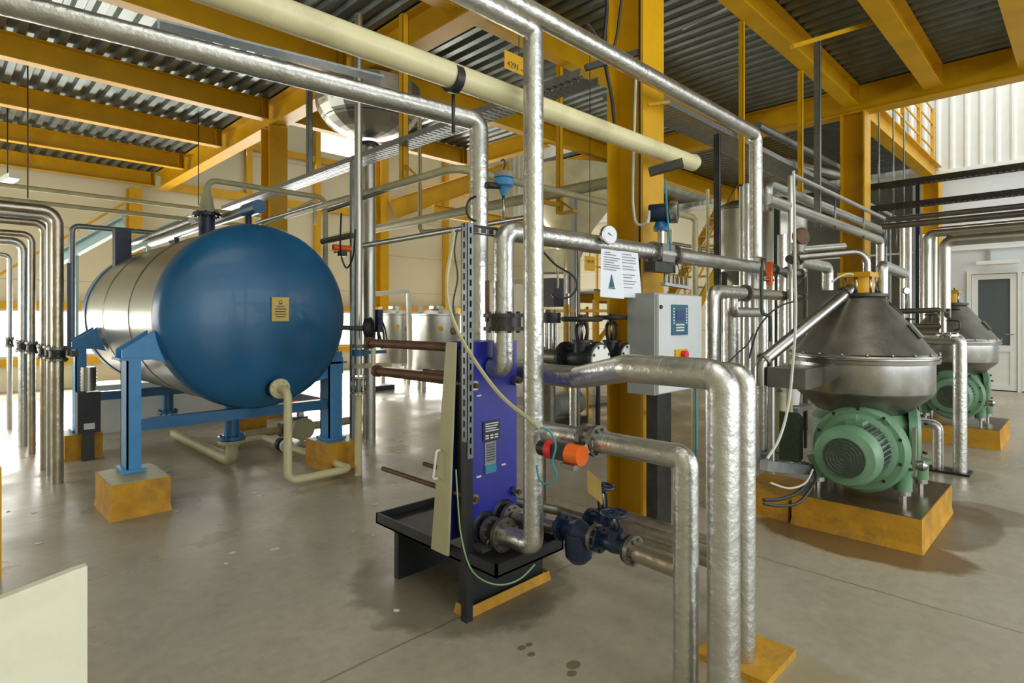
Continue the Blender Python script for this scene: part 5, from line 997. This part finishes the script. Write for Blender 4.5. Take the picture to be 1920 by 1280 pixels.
solo(MB().spline([P(1748, 450, 9.2), P(1752, 500, 9.2), P(1746, 540, 9.2), P(1760, 548, 9.3)], .02), 'cable_bundle', 'rubber', 'cable bundle running down the far yellow column', 'cables')
# wall cabinet, lamp, exit bit by the door
wc = T('wall_cabinet', 'pale grey wall cabinet left of the glazed door', 'cabinet', (14.8, 2.2, 1.1)); MB().box((14.72, 1.95, 1.1), (14.94, 2.46, 1.9)).build('housing', 'grey', wc); b = MB(); [b.tube([(14.83, 2.0 + i * .07, 1.9), (14.83, 2.0 + i * .07, 2.0), (14.9, 2.03 + i * .07, 2.05)], .012, 6, .02) for i in range(6)]; b.build('cable_entry', 'rubber', wc)
ld = T('wall_lamp', 'slim white lamp above the glazed door', 'lamp', (14.8, 1.3, 2.6)); MB().box((14.74, 1.0, 2.5), (14.86, 1.65, 2.57)).build('shade', 'white', ld); MB().box((14.85, 1.45, 2.56), (14.94, 1.49, 2.8)).build('bracket', 'greyside', ld); MB().box((14.76, 1.02, 2.485), (14.84, 1.62, 2.5)).build('tube', 'plastic_cream', ld)
# ================= white process tanks at the back =================
def ptank(px, d, r, z0, z1, label):
    q = P(px, CY, d); v = T('process_tank', label, 'tank', (q.x, q.y, 0)); o = (q.x, q.y, 0)
    MB().lathe([(r * .2, z0 - .12), (r * .95, z0), (r, z0 + .04), (r, z1), (r * 1.03, z1 + .01), (r * 1.03, z1 + .04), (r * .3, z1 + .14), (r * .3, z1 + .2)], o, (0, 0, 1), 44).build('shell', 'tin', v)
    for a in (.3, 1.9, 3.4, 5.0): MB().cyl((q.x + r * .85 * math.cos(a), q.y + r * .85 * math.sin(a), 0), (q.x + r * .85 * math.cos(a), q.y + r * .85 * math.sin(a), z0 + .02), .05, 12).build('leg', 'tin', v)
    for a in (3.0, 4.3, 5.4): b = MB().obox((q.x + r * .75 * math.cos(a), q.y + r * .75 * math.sin(a), z1 + .12), (1, -1, 0), (0, 0, 1), (1, 1, 0), .04, .07, .01); b.build('lifting_lug', 'white', v)
    MB().lathe([(.05, 0), (.05, .01)], V((q.x, q.y, z1 - .25)) + V((-.45, -.89, 0)) * (r + .0), (-.45, -.89, 0), 16).build('warning_sticker', 'yellowtag', v)
    MB().lathe([(.07, 0), (.07, .04), (.03, .05)], V((q.x, q.y, z1 - .3)) + V((.1, -.99, 0)) * (r - .01), (.1, -.99, 0), 18).build('side_port', 'steel_dull', v); return v
ptank(740, 13.0, .45, .45, 1.5, 'bright steel process tank at the back, left one of the pair')
ptank(818, 11.7, .48, .38, 1.48, 'bright steel process tank at the back, right one beside the guard panel')
pipe([P(698, 551, 12.2), P(766, 546, 12.6), P(768, 700, 12.3)], .05, 'white', 'white square-bent pipe between the two process tanks', bend=.06)
pipe([P(712, 686, 11.6), P(778, 697, 11.2), P(815, 695, 11.0)], .035, 'white', 'low white pipe linking the process tanks', bend=.03)
q = FL(725, 735); ft = T('tool_tray', 'dark blue tray on the floor before the process tanks', 'tray', q); b = MB().box(q + V((-.4, .25, 0)), q + V((.35, .6, .1))); b.build('tray_body', 'bluedark', ft)
q2 = q + V((-.3, .35, .101)); rr_ = T('red_pump', 'small red pump sitting on the dark blue floor tray', 'pump', q2); MB().cyl(q2 + V((0, 0, .0)), q2 + V((0, 0, .26)), .07, 16).build('pump_body', 'red', rr_); MB().tube([q2 + V((.05, 0, .05)), q2 + V((.2, .02, .22)), q2 + V((.24, .02, .02))], .03, 10).build('pump_arm', 'red', rr_)
# ---- things behind the twin valves
for px, d, pt, r, m, l in ((1063, 7.6, 570, .04, 'yellow', 'thin yellow post behind the twin handwheel valves, left'), (1101, 8.0, 575, .03, 'yellow', 'thin yellow post behind the twin handwheel valves, right')): post(px, d, pt, None, r, m, l)
solo(MB().box(P(1035, 584, 8.2) + V((0, 0, -.01)), P(1142, 584, 8.2) + V((0, 0, .03))), 'guard_rail', 'handrail', 'yellow horizontal rail behind the twin handwheel valves', 'rail')
vert(1077, 6.6, 700, .055, 'foil', 'silver upright pipe under the twin valves in the background')
vert(1031, 6.2, 580, .06, 'steel_dull', 'dull upright pipe right of the tall silver pipe in the background')
vert(1121, 7.2, 690, .03, 'bluedark', 'dark upright post under the right handwheel valve')
pl_ = FL(1085, 758); solo(MB().box((pl_.x - .9, pl_.y - .3, 0), (pl_.x + 1.0, pl_.y + 1.2, .03)), 'wet_platform', 'steel_dull', 'low wet steel plate on the floor behind the twin valves', 'plate')
pm = P(1060, 690, 7.4); mm = T('pump_set', 'grey pump unit on the wet plate behind the twin valves', 'pump', V((pm.x, pm.y, .03))); MB().cyl((pm.x - .25, pm.y, .35), (pm.x + .25, pm.y, .35), .14, 22).build('motor', 'greyside', mm); MB().box((pm.x - .3, pm.y - .12, .03), (pm.x + .3, pm.y + .12, .18)).build('base_frame', 'darksteel', mm)
pipe([P(1084, 468, 6.3), P(1084, 468, 6.3) + V((0, 0, -2.1))], .022, 'steel_dull', 'upright grey conduit left of the small yellow plate', bend=0)
pipe([P(1084, 466, 6.3), run(P(1084, 466, 6.3), ('x', 1170))[-1]], .03, 'tin', 'level silver pipe above the small yellow plate', bend=0)
solo(MB().box((12.6, 14.0, 0), (14.6, 14.6, 2.6)), 'white_enclosure', 'white', 'white panelled enclosure in the far corner behind the hopper', 'enclosure')
# ---- filter unit and tubes seen left of the vessel behind the cabinet
for px, d, pt, pb, r, l in ((1303, 6.4, 408, 500, .035, 'cream pipe loop behind the flow transmitter'), ): 
    q = P(px, CY, d); a = V((q.x, q.y, zat(pt, q.x, q.y))); pipe([run(a, ('x', 1262))[-1] if False else atx(1262, q.y, a.z), a, V((q.x, q.y, 0))], r, 'cream', l, bend=.08)
pipe([P(1327, 355, 7.0), P(1327, CY + H * FP / 7.0, 7.0)], .02, 'cream', 'thin cream upright behind the dark strut post left of the domed vessel', bend=0)
for i, (py, l) in enumerate(((455, 'upper thin silver pipe behind the flow transmitter'), (464, 'lower thin silver pipe behind the flow transmitter'))): a = atx(1255, 3.4, 0); z = zat(py, a.x, a.y); pipe([V((a.x, 3.4, z)), atx(1350, 3.4, z)], .02, 'tin', l, bend=0)
# ================= flakes on the floor =================
fl = None; random.seed(3)
for i, (px, py) in enumerate(((448, 927), (478, 924), (487, 930), (492, 926), (436, 1036), (424, 1056), (512, 1030), (520, 1028), (15, 958), (64, 960), (72, 1018), (395, 885), (700, 1003), (662, 995), (743, 1144), (705, 945))):
    q = FL(px, py, .002)
    if fl is None:
        fl = solo(MB().prism([(q.x + .016 * math.cos(a) * (1 + .3 * math.sin(3 * a)), q.y + .012 * math.sin(a), .001) for a in [k * math.pi / 4 for k in range(8)]], (0, 0, .002)), 'paint_flake', 'white', 'small white paint flake lying on the grey floor', 'flake', 'white paint flakes scattered on the floor'); q0 = q
    else:
        c = fl.copy(); C.objects.link(c); c.location = fl.location + (q - q0); c.rotation_euler = (0, 0, random.random() * 6); s_ = .7 + random.random() * .7; c.scale = (s_, s_, 1)
GR = {'steel_joist': 'yellow ceiling joists', 'steel_girder': 'yellow girders and cross beams', 'steel_column': 'yellow steel columns', 'wall_post': 'thin posts on the back wall', 'wall_rail': 'rails on the back wall', 'concrete_pad': 'yellow concrete bases',
      'centrifugal_separator': 'cone-topped separators', 'process_tank': 'steel tanks at the back', 'pressure_vessel': 'stainless vessels behind the risers', 'gate_valve': 'handwheel valves', 'cable_tray': 'cable trays', 'hanging_strut': 'struts hanging from the deck', 'hanger_rod': 'thin hanging rods', 'strut_post': 'strut posts'}
for o in list(C.objects):
    k = o.name.split('.')[0]
    if o.parent is None and k in GR and 'label' in o: o['group'] = GR[k]
